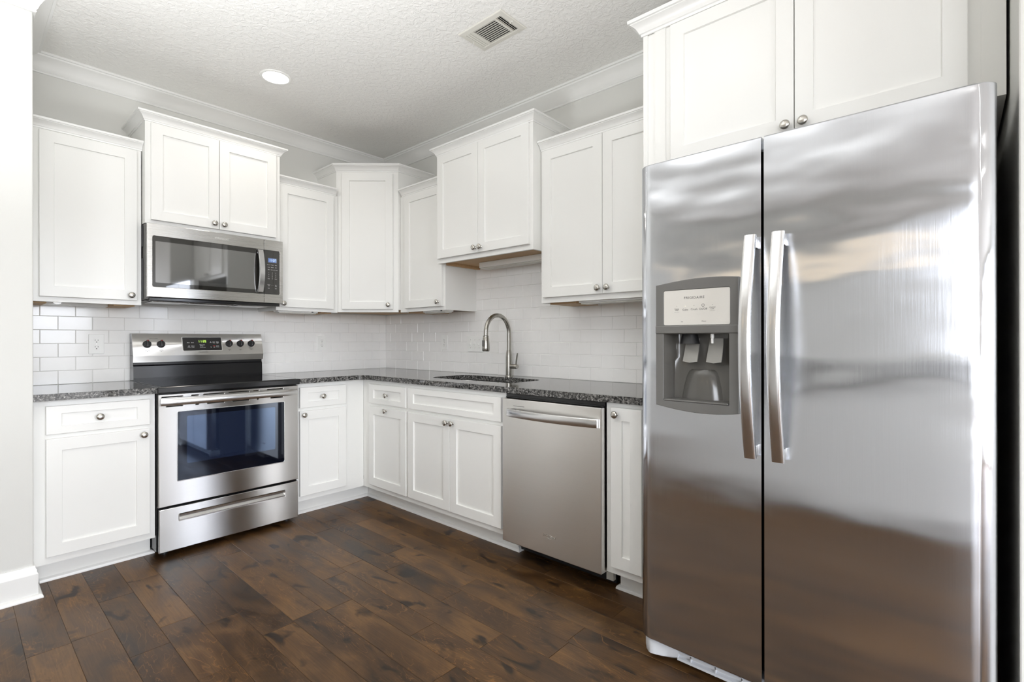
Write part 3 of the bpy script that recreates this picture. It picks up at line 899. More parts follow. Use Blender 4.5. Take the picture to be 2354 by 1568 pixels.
# ------------------------------------------------------------------ range
def range_():
    x0, x1 = -1.8565, -1.1025
    o = thing('electric_range', 'stainless freestanding electric range with black glass cooktop', 'stove', 'A', (-1.48, -.3, 0))
    build('side_shell', MB().box(x0, x1, -.612, -.02, .03, .878, .003), M['enamel'], o)
    # cooktop: rim with rounded front, glass inset
    ct = MB().box(x0 - .004, x1 + .004, -.662, -.045, .879, .9145, .006, 3)
    c = build('cooktop', ct, M['enamel'], o)
    build('glass_top', MB().box(x0 + .014, x1 - .014, -.640, -.105, .9143, .9156, .0006), M['glass_black'], c)
    # back guard: black riser, overhanging steel control panel
    bgp = [(-.012, .90), (-.100, .90), (-.100, .9335), (-.096, 1.004), (-.088, 1.012), (-.088, 1.030), (-.100, 1.031), (-.108, 1.066), (-.068, 1.199), (-.062, 1.204), (-.012, 1.204)]
    def ext(poly, a, b):
        mb = MB(); bm = mb.bm
        A = [bm.verts.new((a, y, z)) for y, z in poly]; B = [bm.verts.new((b, y, z)) for y, z in poly]
        n = len(poly)
        bm.faces.new(A); bm.faces.new(B)
        for i in range(n): bm.faces.new((A[i], A[(i + 1) % n], B[(i + 1) % n], B[i]))
        bmesh.ops.recalc_face_normals(bm, faces=bm.faces[:])
        return mb
    g = build('backguard', ext(bgp, x0 + .004, x1 - .004), M['enamel'], o)
    # steel skin over the control panel
    sk = [(-.0975, 1.0275), (-.1040, 1.0275), (-.1115, 1.0665), (-.0705, 1.2035), (-.0655, 1.2045), (-.066, 1.199), (-.1068, 1.0665)]
    cp = build('control_panel', ext(sk, x0 + .001, x1 - .001), M['steel'], g)
    dz, dy = 1.2035 - 1.0665, 1.0 * (.1115 - .0705)
    def yp(z): return -.1115 + (z - 1.0665) * dy / dz              # panel plane
    tilt = math.atan2(dy, dz)
    def on_panel(mb, zc):                                          # shapes drawn upright at y=0 are laid on the sloping panel
        mb.bm.transform(Matrix.Translation((0, yp(zc), zc)) @ Matrix.Rotation(-tilt, 4, 'X') @ Matrix.Translation((0, 0, -zc)))
        return mb
    zc = 1.137
    for kx in (-1.783, -1.711, -1.321, -1.250, -1.179):
        kb = MB().lathe([(.0225, 0), (.0225, .003), (.0205, .006), (.0195, .017), (.0180, .020), (0, .020)], 32, Matrix.Translation((kx, 0, zc)) @ OUT)
        kb.box(kx - .0065, kx + .0065, -.031, -.018, zc - .0185, zc + .0215, .003)
        k = build('knob', on_panel(kb, zc), M['black'], g, 35)
        build('pointer', on_panel(MB().box(kx - .004, kx + .004, -.0315, -.0305, zc + .013, zc + .0205), zc), M['inkred'], k)
        build('dial_print', on_panel(MB().box(kx - .008, kx + .008, -.0004, 0.0001, zc - .0375, zc - .0365).box(kx - .008, kx - .007, -.0004, .0001, zc - .045, zc - .0365)
              .box(kx + .007, kx + .008, -.0004, .0001, zc - .045, zc - .0365).box(kx - .003, kx + .001, -.0004, .0001, zc - .046, zc - .042), zc), M['ink'], cp)
    dp = build('display', on_panel(MB().plate([rrect(-1.594, -1.368, 1.093, 1.182, .005)], -.002, .0002), zc), M['glass_black'], cp)
    build('display_rim', on_panel(MB().plate([rrect(-1.598, -1.364, 1.089, 1.186, .007), rrect(-1.5935, -1.3685, 1.0935, 1.1815, .005)[::-1]], -.0014, .0002, .0004), zc), M['handle'], cp)
    seg7 = {'1': 'bc', '3': 'abgcd', '9': 'abcdfg', '7': 'abc', '5': 'afgcd'}
    def digits(s, x, z, h, y):
        mb = MB(); wd = h * .5; th = h * .13
        for ch in s:
            if ch == ':':
                for q in (.3, .7): mb.box(x, x + th, y - .0003, y, z + h * q - th / 2, z + h * q + th / 2)
                x += th * 2.4; continue
            L = {'a': (0, wd, h - th, h), 'd': (0, wd, 0, th), 'g': (0, wd, h / 2 - th / 2, h / 2 + th / 2), 'f': (0, th, h / 2, h), 'e': (0, th, 0, h / 2),
                 'b': (wd - th, wd, h / 2, h), 'c': (wd - th, wd, 0, h / 2)}
            for k in seg7[ch]:
                a, b, c_, d = L[k]; mb.box(x + a, x + b, y - .0003, y, z + c_, z + d)
            x += wd + th * 1.6
        return mb
    range_.digits = digits
    build('clock_digits', on_panel(digits('11:39', -1.507, 1.147, .016, -.0022), zc), M['greendigits'], dp)
    words('key_label', [(t, x, z, .0075) for t, x, z in (('Bake', -1.562, 1.144), ('Broil', -1.539, 1.144), ('Self', -1.560, 1.121), ('Clean', -1.560, 1.114), ('Warm', -1.538, 1.121),
          ('Keep', -1.538, 1.114), ('Start', -1.414, 1.149), ('Time', -1.414, 1.142), ('Oven', -1.392, 1.149), ('Light', -1.392, 1.142), ('Timer', -1.393, 1.121), ('Clock', -1.393, 1.114),
          ('Off', -1.414, 1.112), ('Bake time', -1.484, 1.129), ('Delay', -1.487, 1.121), ('Cook time', -1.482, 1.112))] + [('^', -1.433, 1.138, .022), ('v', -1.433, 1.112, .013)],
          -.0022, M['inkwhite'], dp, lambda mb: on_panel(mb, zc))
    build('off_key', on_panel(MB().box(-1.421, -1.407, -.0024, -.002, 1.120, 1.1265), zc), M['inkred'], dp)
    build('logo', on_panel(MB().text('FRIGIDAIRE', -1.480, 1.079, -.0001, .0095, .0002, spacing=1.15), zc), M['ink'], cp)['label'] = 'dark printed maker name'
    words('panel_print', [('SURFACE  BURNERS', -1.747, 1.172, .005), ('SURFACE', -1.23, 1.172, .005)], -.0001, M['ink'], cp, lambda mb: on_panel(mb, zc))
    # oven door
    zd0, zd1 = .272, .872
    fr = [(x0 + .003, zd0), (x1 - .002, zd0), (x1 - .002, zd1), (x0 + .003, zd1)]
    wx0, wx1, wz0, wz1 = -1.7665, -1.1925, .4005, .7745
    slots = []
    for a, b in ((-1.838, -1.742), (-1.70, -1.665), (-1.642, -1.535), (-1.512, -1.40), (-1.375, -1.345), (-1.295, -1.20)):
        slots.append(rrect(a, b, .8555, .8595, .0015, 2)[::-1])
        slots.append(rrect(a + .02, b, .8045, .8085, .0015, 2)[::-1])
    d = build('oven_door', MB().plate([fr, rrect(wx0, wx1, wz0, wz1, .006)[::-1]] + slots, -.645, -.621, .003), M['steel'], o)
    build('door_core', MB().box(x0 + .006, x1 - .005, -.6205, -.6125, zd0 + .003, zd1 - .003), M['darkgap'], d)
    build('window_trim', MB().plate([rrect(wx0 - .004, wx1 + .004, wz0 - .004, wz1 + .004, .008), rrect(wx0, wx1, wz0, wz1, .006)[::-1]], -.6462, -.640, .001), M['handle'], d)
    wn = build('window', MB().box(wx0 + .0003, wx1 - .0003, -.6425, -.6395, wz0 + .0003, wz1 - .0003), M['oven_glass'], d)
    build('inner_window', MB().plate([rrect(-1.722, -1.246, .487, .7475, .008)], -.6429, -.6424, .0002), M['oven_glass_in'], wn)
    # handle: flat bowed bar on two posts
    hp = MB()
    pts = []
    n = 24
    prof = [(0, 0)]
    bm = hp.bm; rows = []
    for i in range(n + 1):
        t = i / n; x = -1.850 + t * (-1.121 + 1.850)
        b = .030 + .022 * (math.sin(PI * t) ** .55)
        yf = -.645 - b; h = .019; cz = .834
        rows.append([bm.verts.new((x, y, z)) for y, z in ((yf + .012, cz - h), (yf + .003, cz - h), (yf - .0005, cz - h * .6), (yf - .003, cz), (yf - .0005, cz + h * .6), (yf + .003, cz + h), (yf + .012, cz + h))])
    for A, B in zip(rows, rows[1:]):
        for k in range(7): bm.faces.new((A[k], A[(k + 1) % 7], B[(k + 1) % 7], B[k]))
    bm.faces.new(rows[0]); bm.faces.new(rows[-1])
    bmesh.ops.recalc_face_normals(bm, faces=bm.faces[:])
    hp.box(-1.850, -1.822, -.668, -.6445, .818, .850, .003); hp.box(-1.149, -1.121, -.668, -.6445, .818, .850, .003)
    build('handle', hp, M['handle'], d, 40)
    # storage drawer with a scooped pull
    fr = [(x0 + .005, .030), (x1 - .002, .030), (x1 - .002, .260), (x0 + .005, .260)]
    sl = rrect(-1.760, -1.185, .181, .219, .006)
    dr = build('storage_drawer', MB().plate([fr, sl[::-1]], -.645, -.625, .003), M['steel'], o)
    sc = MB(); bm = sc.bm
    prof = [(-.6445, .2185), (-.631, .2160), (-.629, .2060), (-.643, .1880), (-.6458, .1870), (-.6458, .1815)]
    A = [bm.verts.new((-1.7595, y, z)) for y, z in prof]; B = [bm.verts.new((-1.1855, y, z)) for y, z in prof]
    for i in range(len(prof) - 1): bm.faces.new((A[i], A[i + 1], B[i + 1], B[i]))
    sc.box(-1.7605, -1.7585, -.6445, -.626, .182, .2185); sc.box(-1.1865, -1.1845, -.6445, -.626, .182, .2185)
    build('pull', sc, M['handle'], dr)
    build('drawer_box', MB().box(x0 + .02, x1 - .02, -.6245, -.613, .04, .255), M['darkgap'], dr)
    for fx in (x0 + .045, x1 - .045):
        for fy in (-.57, -.08):
            build('foot', MB().lathe([(.018, 0.0005), (.018, .010), (.008, .012), (.008, .031), (0, .031)], 16, Matrix.Translation((fx, fy, 0))), M['black'], o, 40)
range_()

# ------------------------------------------------------------------ microwave
def swoosh(mb, x, z, y, w):
    """ring stroke that loops through the emblem"""
    pts = []
    for i in range(26):
        a = math.radians(210 + 300 * i / 25)
        pts.append((x + w * .16 * math.cos(a) * 1.25, y - .0006, z + w * .11 * math.sin(a)))
    mb.tube(pts, w * .008, 6)
def microwave():
    x0, x1, z0, z1 = -1.8465, -1.0885, 1.409, 1.8275
    o = thing('microwave', 'stainless over-the-range microwave between the upper cabinets', 'microwave', 'A', (-1.47, -.2, 1.39))
    build('shell', MB().box(-1.849, -1.100, -.362, -.0095, 1.398, 1.8265, .002), M['gray'], o)
    build('mount_strip', MB().box(-1.8555, -1.8495, -.318, -.306, 1.70, 1.82).box(-1.8555, -1.8495, -.318, -.306, 1.40, 1.63), M['black'], o)
    und = MB().box(-1.835, -1.110, -.385, -.362, 1.388, 1.4085, .004).box(-1.835, -1.11, -.3, -.02, 1.3925, 1.3978)
    build('underside_grille', und, M['enamel'], o)
    build('underside_panel', MB().box(-1.80, -1.62, -.30, -.12, 1.387, 1.3923, .002).box(-1.33, -1.15, -.30, -.12, 1.387, 1.3923, .002).box(-1.60, -1.35, -.26, -.14, 1.388, 1.3923, .002), M['handle'], o)
    xs = -1.2105                                                   # door / control seam
    gx0, gx1, gz0, gz1 = -1.8215, -1.1100, 1.467, 1.7575
    yf = -.3925
    r = .008
    def arc(cx, cz, a0, a1, rr, k=5): return [(cx + rr * math.cos(math.radians(a0 + (a1 - a0) * i / k)), cz + rr * math.sin(math.radians(a0 + (a1 - a0) * i / k))) for i in range(k + 1)]
    # C-shaped door frame and the mirrored control-side frame
    C = [(x0, z0), (xs - .0012, z0), (xs - .0012, gz0)] + arc(gx0 + r, gz0 + r, 270, 180, r) + arc(gx0 + r, gz1 - r, 180, 90, r) + [(xs - .0012, gz1), (xs - .0012, z1), (x0, z1)]
    d = build('door', MB().plate([C], yf, -.3625, .002), M['steel_mw'], o)
    w = build('window', MB().plate([[(xs - .0014, gz0 + .0003)] + arc(gx0 + r, gz0 + r, 270, 180, r - .0003) + arc(gx0 + r, gz1 - r, 180, 90, r - .0003) + [(xs - .0014, gz1 - .0003)]], yf + .0008, -.363, .0004), M['mw_glass'], d)
    build('mesh_screen', MB().plate([rrect(-1.808, -1.262, 1.492, 1.728, .004)], yf + .0004, yf + .0009, .0001), M['mw_screen'], w)
    C2 = [(xs + .0012, z0), (x1, z0), (x1, z1), (xs + .0012, z1), (xs + .0012, gz1)] + arc(gx1 - r, gz1 - r, 90, 0, r) + arc(gx1 - r, gz0 + r, 0, -90, r) + [(xs + .0012, gz0)]
    c = build('control_side', MB().plate([C2], yf, -.3625, .002), M['steel_mw'], o)
    cp = build('control_panel', MB().plate([[(xs + .0014, gz0 + .0003), ] + arc(gx1 - r, gz0 + r, -90, 0, r - .0003) + arc(gx1 - r, gz1 - r, 0, 90, r - .0003) + [(xs + .0014, gz1 - .0003)]], yf + .0008, -.363, .0004), M['mw_glass'], c)
    ds = build('clock_display', MB().box(-1.1845, -1.1310, yf, yf + .0007, 1.679, 1.706), M['bluedisplay'], cp)
    build('clock_rim', MB().plate([rrect(-1.187, -1.1285, 1.6765, 1.7085, .002), rrect(-1.1845, -1.131, 1.679, 1.706, .001)[::-1]], yf - .0003, yf + .0007, .0002), M['gray'], cp)
    build('clock_digits', range_.digits('11:37', -1.1800, 1.6845, .0160, yf - .0001), M['bluedigits'], ds)
    X = (-1.181, -1.158, -1.135)
    words('key_label', [(t, x, z, .0062 if len(t) > 1 else .0080) for z, ws in ((1.660, ('Popcorn', 'Potato', 'Pizza')), (1.644, ('Cook', 'Reheat', 'Soft')), (1.628, ('Melt', 'Defrost', 'Beverage')),
          (1.607, '123'), (1.594, '456'), (1.581, '789'), (1.568, ('Clear', '0', 'Timer')), (1.528, ('Cancel', '______', 'Start')), (1.520, ('Off', '', '+30s')), (1.505, ('Vent', '', 'Light')))
          for x, t in zip(X, ws) if t], yf, M['inkwhite'], cp)
    lg = MB().text('Whirlpool', -1.466, 1.787, yf - .0002, .019, .0006, italic=.25); swoosh(lg, -1.462, 1.791, yf, .085)
    build('logo', lg, M['logo'], d)['label'] = 'raised polished script emblem'
    # bowed vertical handle
    hb = MB(); bm = hb.bm; rows = []; n = 20
    for i in range(n + 1):
        t = i / n; z = 1.477 + t * (1.752 - 1.477)
        b = .020 + .030 * math.sin(PI * t) ** .8
        y = yf - b; xa, xb = -1.2555, -1.2235
        rows.append([bm.verts.new(p) for p in ((xa, y + .011, z), (xa, y + .0015, z), (xa + .0015, y, z), (xb - .0015, y, z), (xb, y + .0015, z), (xb, y + .011, z))])
    for A, B in zip(rows, rows[1:]):
        for k in range(6): bm.faces.new((A[k], A[(k + 1) % 6], B[(k + 1) % 6], B[k]))
    bm.faces.new(rows[0]); bm.faces.new(rows[-1])
    bmesh.ops.recalc_face_normals(bm, faces=bm.faces[:])
    hb.box(-1.252, -1.227, yf - .014, yf + .001, 1.478, 1.500, .002).box(-1.252, -1.227, yf - .014, yf + .001, 1.729, 1.751, .002)
    build('handle', hb, M['handle'], d, 40)
microwave()

# ------------------------------------------------------------------ dishwasher
def dishwasher():
    x0, x1 = 2.0005, 2.6105
    o = thing('dishwasher', 'stainless built-in dishwasher between the sink base and slim cabinet', 'dishwasher', 'B', (2.305, -.3, 0))
    build('tub', MB().box(x0 + .004, x1 - .004, -.588, -.03, .10, .8765), M['darkgap'], o)
    build('control_strip', MB().box(x0 + .004, x1 - .004, -.612, -.589, .855, .8785, .002).box(x0 + .006, x1 - .006, -.6185, -.6125, .8565, .862), M['enamel'], o)
    d = build('door', MB().box(x0 + .003, x1 - .0035, -.6445, -.5885, .1045, .8545, .003, 3), M['steel_dw'], o)
    hb = MB(); bm = hb.bm; rows = []; n = 24
    for i in range(n + 1):
        t = i / n; x = 2.045 + t * (2.592 - 2.045)
        b = .014 + .030 * math.sin(PI * t) ** .7
        y = -.6445 - b; za, zb = .764, .8035
        rows.append([bm.verts.new(p) for p in ((x, y + .012, za), (x, y + .002, za), (x, y, za + .003), (x, y, zb - .003), (x, y + .002, zb), (x, y + .012, zb))])
    for A, B in zip(rows, rows[1:]):
        for k in range(6): bm.faces.new((A[k], A[(k + 1) % 6], B[(k + 1) % 6], B[k]))
    bm.faces.new(rows[0]); bm.faces.new(rows[-1])
    bmesh.ops.recalc_face_normals(bm, faces=bm.faces[:])
    hb.box(2.046, 2.062, -.660, -.644, .766, .801, .002).box(2.575, 2.591, -.660, -.644, .766, .801, .002)
    build('handle', hb, M['handle'], d, 40)
    build('vent_slot', MB().box(2.079, 2.155, -.6449, -.6444, .8185, .8205), M['ink'], d)
    lg = MB().text('Whirlpool', 2.3125, .1955, -.6447, .0185, .0007, italic=.25); swoosh(lg, 2.316, .199, -.6445, .085)
    build('logo', lg, M['logo'], d)['label'] = 'raised polished script emblem'
    build('toe_plate', MB().box(x0 + .01, x1 - .01, -.50, -.49, .012, .10), M['black'], o)
    build('bracket', MB().box(x1 - .05, x1 - .012, -.525, -.5005, .03, .09, .002), M['vent'], o)
    for fx in (x0 + .04, x1 - .04):
        for fy in (-.46, -.08):
            build('foot', MB().lathe([(.016, .0005), (.016, .008), (.006, .010), (.006, .101), (0, .101)], 14, Matrix.Translation((fx, fy, 0))), M['black'], o, 40)
dishwasher()

# ------------------------------------------------------------------ refrigerator
def fridge():
    o = thing('refrigerator', 'large stainless side-by-side refrigerator with ice and water dispenser', 'refrigerator', 'B', (3.41, -.45, 0))
    build('cabinet_shell', MB().box(2.938, 3.868, -.815, -.03, .03, 1.772, .004), M['gray'], o)
    build('gasket', MB().box(2.938, 3.861, -.8475, -.8155, .095, 1.765), M['darkgap'], o)
    Z0, Z1 = .088, 1.790
    YB = -.848
    def front(u):                                                  # gently crowned front with rounded outer edges
        c = 3.41; y = -.919 - .002 * (1 - ((u - c) / .46) ** 2)
        for e in (2.931, 3.8735):
            t = abs(u - e) / .052
            if t < 1: y += .040 * (1 - math.sqrt(max(0, 1 - (1 - t) ** 2)))
        return y
    def door(us, hole=None):
        mb = MB(); bm = mb.bm
        zs = [Z0, Z0 + .004] + ([hole[2], hole[3]] if hole else []) + [Z1 - .004, Z1]
        def off(z): return .003 if z in (Z0, Z1) else 0.0
        G = [[bm.verts.new((u, front(u) + off(z), z)) for u in us] for z in zs]
        for k in range(len(zs) - 1):
            for i in range(len(us) - 1):
                if hole and abs(zs[k] - hole[2]) < 1e-6 and us[i] >= hole[0] - 1e-6 and us[i + 1] <= hole[1] + 1e-6: continue
                bm.faces.new((G[k][i], G[k][i + 1], G[k + 1][i + 1], G[k + 1][i]))
        a, b = us[0], us[-1]
        back = [bm.verts.new(p) for p in ((a, YB, Z0), (b, YB, Z0), (b, YB, Z1), (a, YB, Z1))]
        bm.faces.new(back)
        bm.faces.new([back[0], back[1]] + G[0][::-1]); bm.faces.new([back[3], back[2]] + G[-1][::-1])
        bm.faces.new([back[0], back[3]] + [g[0] for g in G][::-1]); bm.faces.new([back[1], back[2]] + [g[-1] for g in G][::-1])
        bmesh.ops.recalc_face_normals(bm, faces=bm.faces[:])
        return mb
    HO = (3.036, 3.256, .951, 1.182)
    us = [2.931 + .052 * (1 - math.cos(PI / 2 * i / 10)) for i in range(11)] + [3.0, HO[0]] + [HO[0] + (HO[1] - HO[0]) * i / 6 for i in range(1, 6)] + [HO[1], 3.29, 3.32, 3.344, 3.3475]
    lf = build('freezer_door', door(us, HO), M['fridge'], o, 35)
    us = [3.3555, 3.359, 3.40, 3.46, 3.52, 3.58, 3.64, 3.70, 3.76] + [3.8735 - .052 * (1 - math.cos(PI / 2 * i / 10)) for i in range(10, -1, -1)]
    rt = build('fridge_door', door(us), M['fridge'], o, 35)
    for par, xa, xb in ((lf, 3.3075, 3.3405), (rt, 3.3855, 3.4185)):
        hb = MB(); bm = hb.bm; rows = []; n = 64
        for i in range(n + 1):
            t = i / n; z = .797 + t * (1.484 - .797)
            b = .036 + .058 * math.sin(PI * t)
            y = -.923 - b; xm = (xa + xb) / 2; hw = (xb - xa) / 2
            dp = .016
            sec = [(xa, y + dp), (xa, y + .004), (xa + .003, y + .0012), (xm - hw * .4, y), (xm + hw * .4, y), (xb - .003, y + .0012), (xb, y + .004), (xb, y + dp)]
            rows.append([bm.verts.new((x, yy, z)) for x, yy in sec])
        for A, B in zip(rows, rows[1:]):
            m = len(A)
            for k in range(m): bm.faces.new((A[k], A[(k + 1) % m], B[(k + 1) % m], B[k]))
        bm.faces.new(rows[0]); bm.faces.new(rows[-1])
        bmesh.ops.recalc_face_normals(bm, faces=bm.faces[:])
        hb.box(xa + .003, xb - .003, -.9475, -.921, .799, .835, .002).box(xa + .003, xb - .003, -.9475, -.921, 1.446, 1.482, .002)
        build('handle', hb, M['handle'], par, 40)
    # dispenser
    YD = -.936                                                     # bezel face
    bx0, bx1 = 3.008, 3.286
    top = [(bx1 + (bx0 - bx1) * i / 12, 1.352 + .016 * math.sin(PI * min(1, (i + 3) / 15))) for i in range(13)]
    bot = [(bx0 + (bx1 - bx0) * i / 12, .934 - .017 * math.sin(PI * min(1, (12 - i + 2) / 14))) for i in range(13)]
    px0, px1, pz0, pz1 = 3.0375, 3.2595, 1.2115, 1.3305
    dsp = build('dispenser', MB().plate([bot + top, rrect(HO[0], HO[1], HO[2], HO[3], .004)[::-1], rrect(px0 - .0006, px1 + .0006, pz0 - .0006, pz1 + .0006, .006)[::-1]], YD, -.9165, .002), M['gray'], lf)
    pn = build('control_panel', MB().plate([rrect(px0, px1, pz0, pz1, .0055)], YD + .0012, -.9165, .0004), M['panelwhite'], dsp)
    yt = YD + .0011
    tx = MB().text('FRIGIDAIRE', 3.1435, 1.2995, yt, .0115, .0002, spacing=1.2)
    build('logo', tx, M['ink'], pn)['label'] = 'dark printed maker name'
    words('key_label', [('Cube', 3.1135, 1.2605, .0092), ('Crush', 3.1435, 1.2610, .0092), ('On/Off', 3.1735, 1.2610, .0092), ('Freeze', 3.084, 1.2650, .0058), ('Filter', 3.084, 1.2605, .0058),
          ('______', 3.084, 1.2560, .0058), ('Control', 3.204, 1.2665, .0058), ('Lock', 3.204, 1.2615, .0058), ('______', 3.204, 1.2570, .0058), ('Ice', 3.102, 1.2215, .0058), ('Water', 3.176, 1.2215, .0058)],
          yt, M['ink'], pn)
    ring = [(3.1735 + .0042 * math.cos(a), yt, 1.2765 + .0042 * math.sin(a)) for a in [math.radians(-60 + 300 * i / 18) for i in range(19)]]
    build('bulb_icon', MB().tube(ring, .0005, 6).box(3.1722, 3.1748, yt - .0002, yt, 1.2695, 1.2722), M['ink'], pn)
    for x in (3.084, 3.1435, 3.204): build('status_dot', MB().box(x - .0008, x + .0008, yt - .0002, yt, 1.2755, 1.277), M['ink'], pn)
    build('indicator_light', MB().lathe([(.0014, 0), (.0012, .0006), (0, .0007)], 12, Matrix.Translation((3.1135, yt, 1.2755)) @ OUT), M['led'], pn)
    build('brow', MB().box(bx0 + .0005, bx1 - .0005, YD - .004, YD + .001, 1.1835, 1.2095, .002), M['gray'], dsp)
    # recess: walls, sloping back with a bulge
    cav = MB(); bm = cav.bm
    a0, a1, c0, c1 = HO[0] - .0005, HO[1] + .0005, HO[2] - .0005, HO[3] + .0005
    yo, yi = YD + .002, -.855
    nu, nz = 16, 14
    grid = []
    for k in range(nz + 1):
        t = k / nz; z = c0 + (c1 - c0) * t
        row = []
        for i in range(nu + 1):
            s = i / nu; u = a0 + (a1 - a0) * s
            e = (abs(2 * s - 1)) ** 6
            y = yi + (yo - yi) * (e if e > .0 else 0) * (1.0 if i in (0, nu) else .35)
            low = max(0, 1 - t / .62)
            y -= .018 * (low ** .6) * max(0, 1 - (2 * s - 1) ** 4) if low > 0 else 0
            row.append(bm.verts.new((u, yo if i in (0, nu) else y, z)))
        grid.append(row)
    for A, B in zip(grid, grid[1:]):
        for i in range(nu): bm.faces.new((A[i], A[i + 1], B[i + 1], B[i]))
    bm.faces.new([g for g in grid[-1]]); bm.faces.new([g for g in grid[0]])
    bmesh.ops.recalc_face_normals(bm, faces=bm.faces[:]); bmesh.ops.reverse_faces(bm, faces=bm.faces[:])
    build('recess', cav, M['grayglossy'], dsp, 50)
    # round hollow of the cup rest
    dome = MB()
    dome.lathe([(.0775, .9515), (.0765, .965), (.070, 1.0), (.060, 1.035), (.052, 1.052), (.044, 1.059), (.0, 1.0605)], 40, Matrix.Translation((3.146, -.850, 0)) @ Matrix.Diagonal((1.05, .55, 1, 1)))
    build('cup_rest', dome, M['grayglossy'], dsp, 50)
    build('drip_tray', MB().box(HO[0] + .002, HO[1] - .002, YD - .002, -.87, .9515, .9575, .002), M['gray'], dsp)
    for nm, u in (('ice_paddle', 3.1135), ('water_paddle', 3.194)):
        pb = MB(); bm = pb.bm; rows = []
        for t, y, hw in ((0, -.868, .022), (.25, -.874, .0235), (.6, -.884, .0245), (.85, -.892, .025), (1, -.897, .025)):
            z = 1.166 - .079 * t
            rows.append([bm.verts.new(p) for p in ((u - hw, y, z), (u, y - .003, z - (.004 if t > .8 else 0)), (u + hw, y, z), (u + hw, y + .006, z), (u, y + .004, z), (u - hw, y + .006, z))])
        for A, B in zip(rows, rows[1:]):
            for k in range(6): bm.faces.new((A[k], A[(k + 1) % 6], B[(k + 1) % 6], B[k]))
        bm.faces.new(rows[0]); bm.faces.new(rows[-1])
        bmesh.ops.recalc_face_normals(bm, faces=bm.faces[:])
        build(nm, pb, M['paddle'], dsp, 50)
    build('ice_chute', MB().lathe([(.026, 1.1815), (.0335, 1.150), (.0345, 1.148), (.0315, 1.150), (.025, 1.178), (0, 1.178)], 28, Matrix.Translation((3.1135, -.895, 0)) @ Matrix.Diagonal((1, .8, 1, 1))), M['black'], dsp, 40)
    build('water_spout', MB().lathe([(.006, 1.1815), (.006, 1.168), (.0045, 1.167), (.0045, 1.150), (0, 1.150)][::-1], 16, Matrix.Translation((3.194, -.908, 0))), M['plastic'], dsp, 40)
    # hinge covers, toe grille
    build('hinge_cover', MB().box(2.936, 3.01, -.86, -.76, 1.7725, 1.789, .004), M['gray'], o)
    build('hinge_cover', MB().box(3.79, 3.866, -.86, -.76, 1.7725, 1.789, .004), M['gray'], o)
    gr = MB()
    gp = [(-.815, .018), (-.862, .018), (-.868, .022), (-.868, .030), (-.855, .034), (-.855, .040), (-.866, .044), (-.866, .052), (-.853, .056), (-.853, .062), (-.864, .066), (-.864, .078), (-.815, .080)]
    bm = gr.bm
    A = [bm.verts.new((3.055, y, z)) for y, z in gp]; B = [bm.verts.new((3.77, y, z)) for y, z in gp]
    for i in range(len(gp)): bm.faces.new((A[i], A[(i + 1) % len(gp)], B[(i + 1) % len(gp)], B[i]))
    bm.faces.new(A); bm.faces.new(B)
    bmesh.ops.recalc_face_normals(bm, faces=bm.faces[:])
    for q in range(8): gr.box(3.10 + q * .085, 3.104 + q * .085, -.866, -.85, .02, .078)
    g = build('toe_grille', gr, M['grille'], o)
    for sx, xx in ((1, 2.923), (-1, 3.868)):
        cv = MB(); bm = cv.bm; rows = []
        for i in range(13):
            t = i / 12; x = xx + sx * .135 * t
            out = .082 * math.sqrt(max(0, 1 - (1 - min(1, t / .35)) ** 2)) if t < .35 else .082 - .030 * (t - .35) / .65
            zt = .080 if t > .12 else .066 + .014 * t / .12
            zb = .012 + .020 * (1 - min(1, t / .3)) ** 2 + (.008 * max(0, (t - .6) / .4))
            yb = -.815
            ys = [yb, yb - out * .75, yb - out, yb - out, yb - out * .85, yb]
            zs = [zb, zb, zb + .012, zt - .014, zt, zt]
            rows.append([bm.verts.new((x, y, z)) for y, z in zip(ys, zs)])
        for A, B in zip(rows, rows[1:]):
            for k in range(6): bm.faces.new((A[k], A[(k + 1) % 6], B[(k + 1) % 6], B[k]))
        bm.faces.new(rows[0]); bm.faces.new(rows[-1])
        bmesh.ops.recalc_face_normals(bm, faces=bm.faces[:])
        build('hinge_foot_cover', cv, M['grille'], o, 50)
    build('hinge_pin', MB().box(2.930, 2.963, -.885, -.82, .0805, .0865, .002).lathe([(.009, .074), (.009, .0875), (0, .0875)], 14, Matrix.Translation((2.95, -.872, 0))), M['nickel'], o)
    for fx in (2.99, 3.83):
        for fy in (-.76, -.10):
            build('roller', MB().lathe([(.0148, -.012), (.0148, .012), (0, .012)], 18, Matrix.Translation((fx, fy, .0155)) @ Matrix.Rotation(PI / 2, 4, 'Y')), M['black'], o, 40)
fridge()

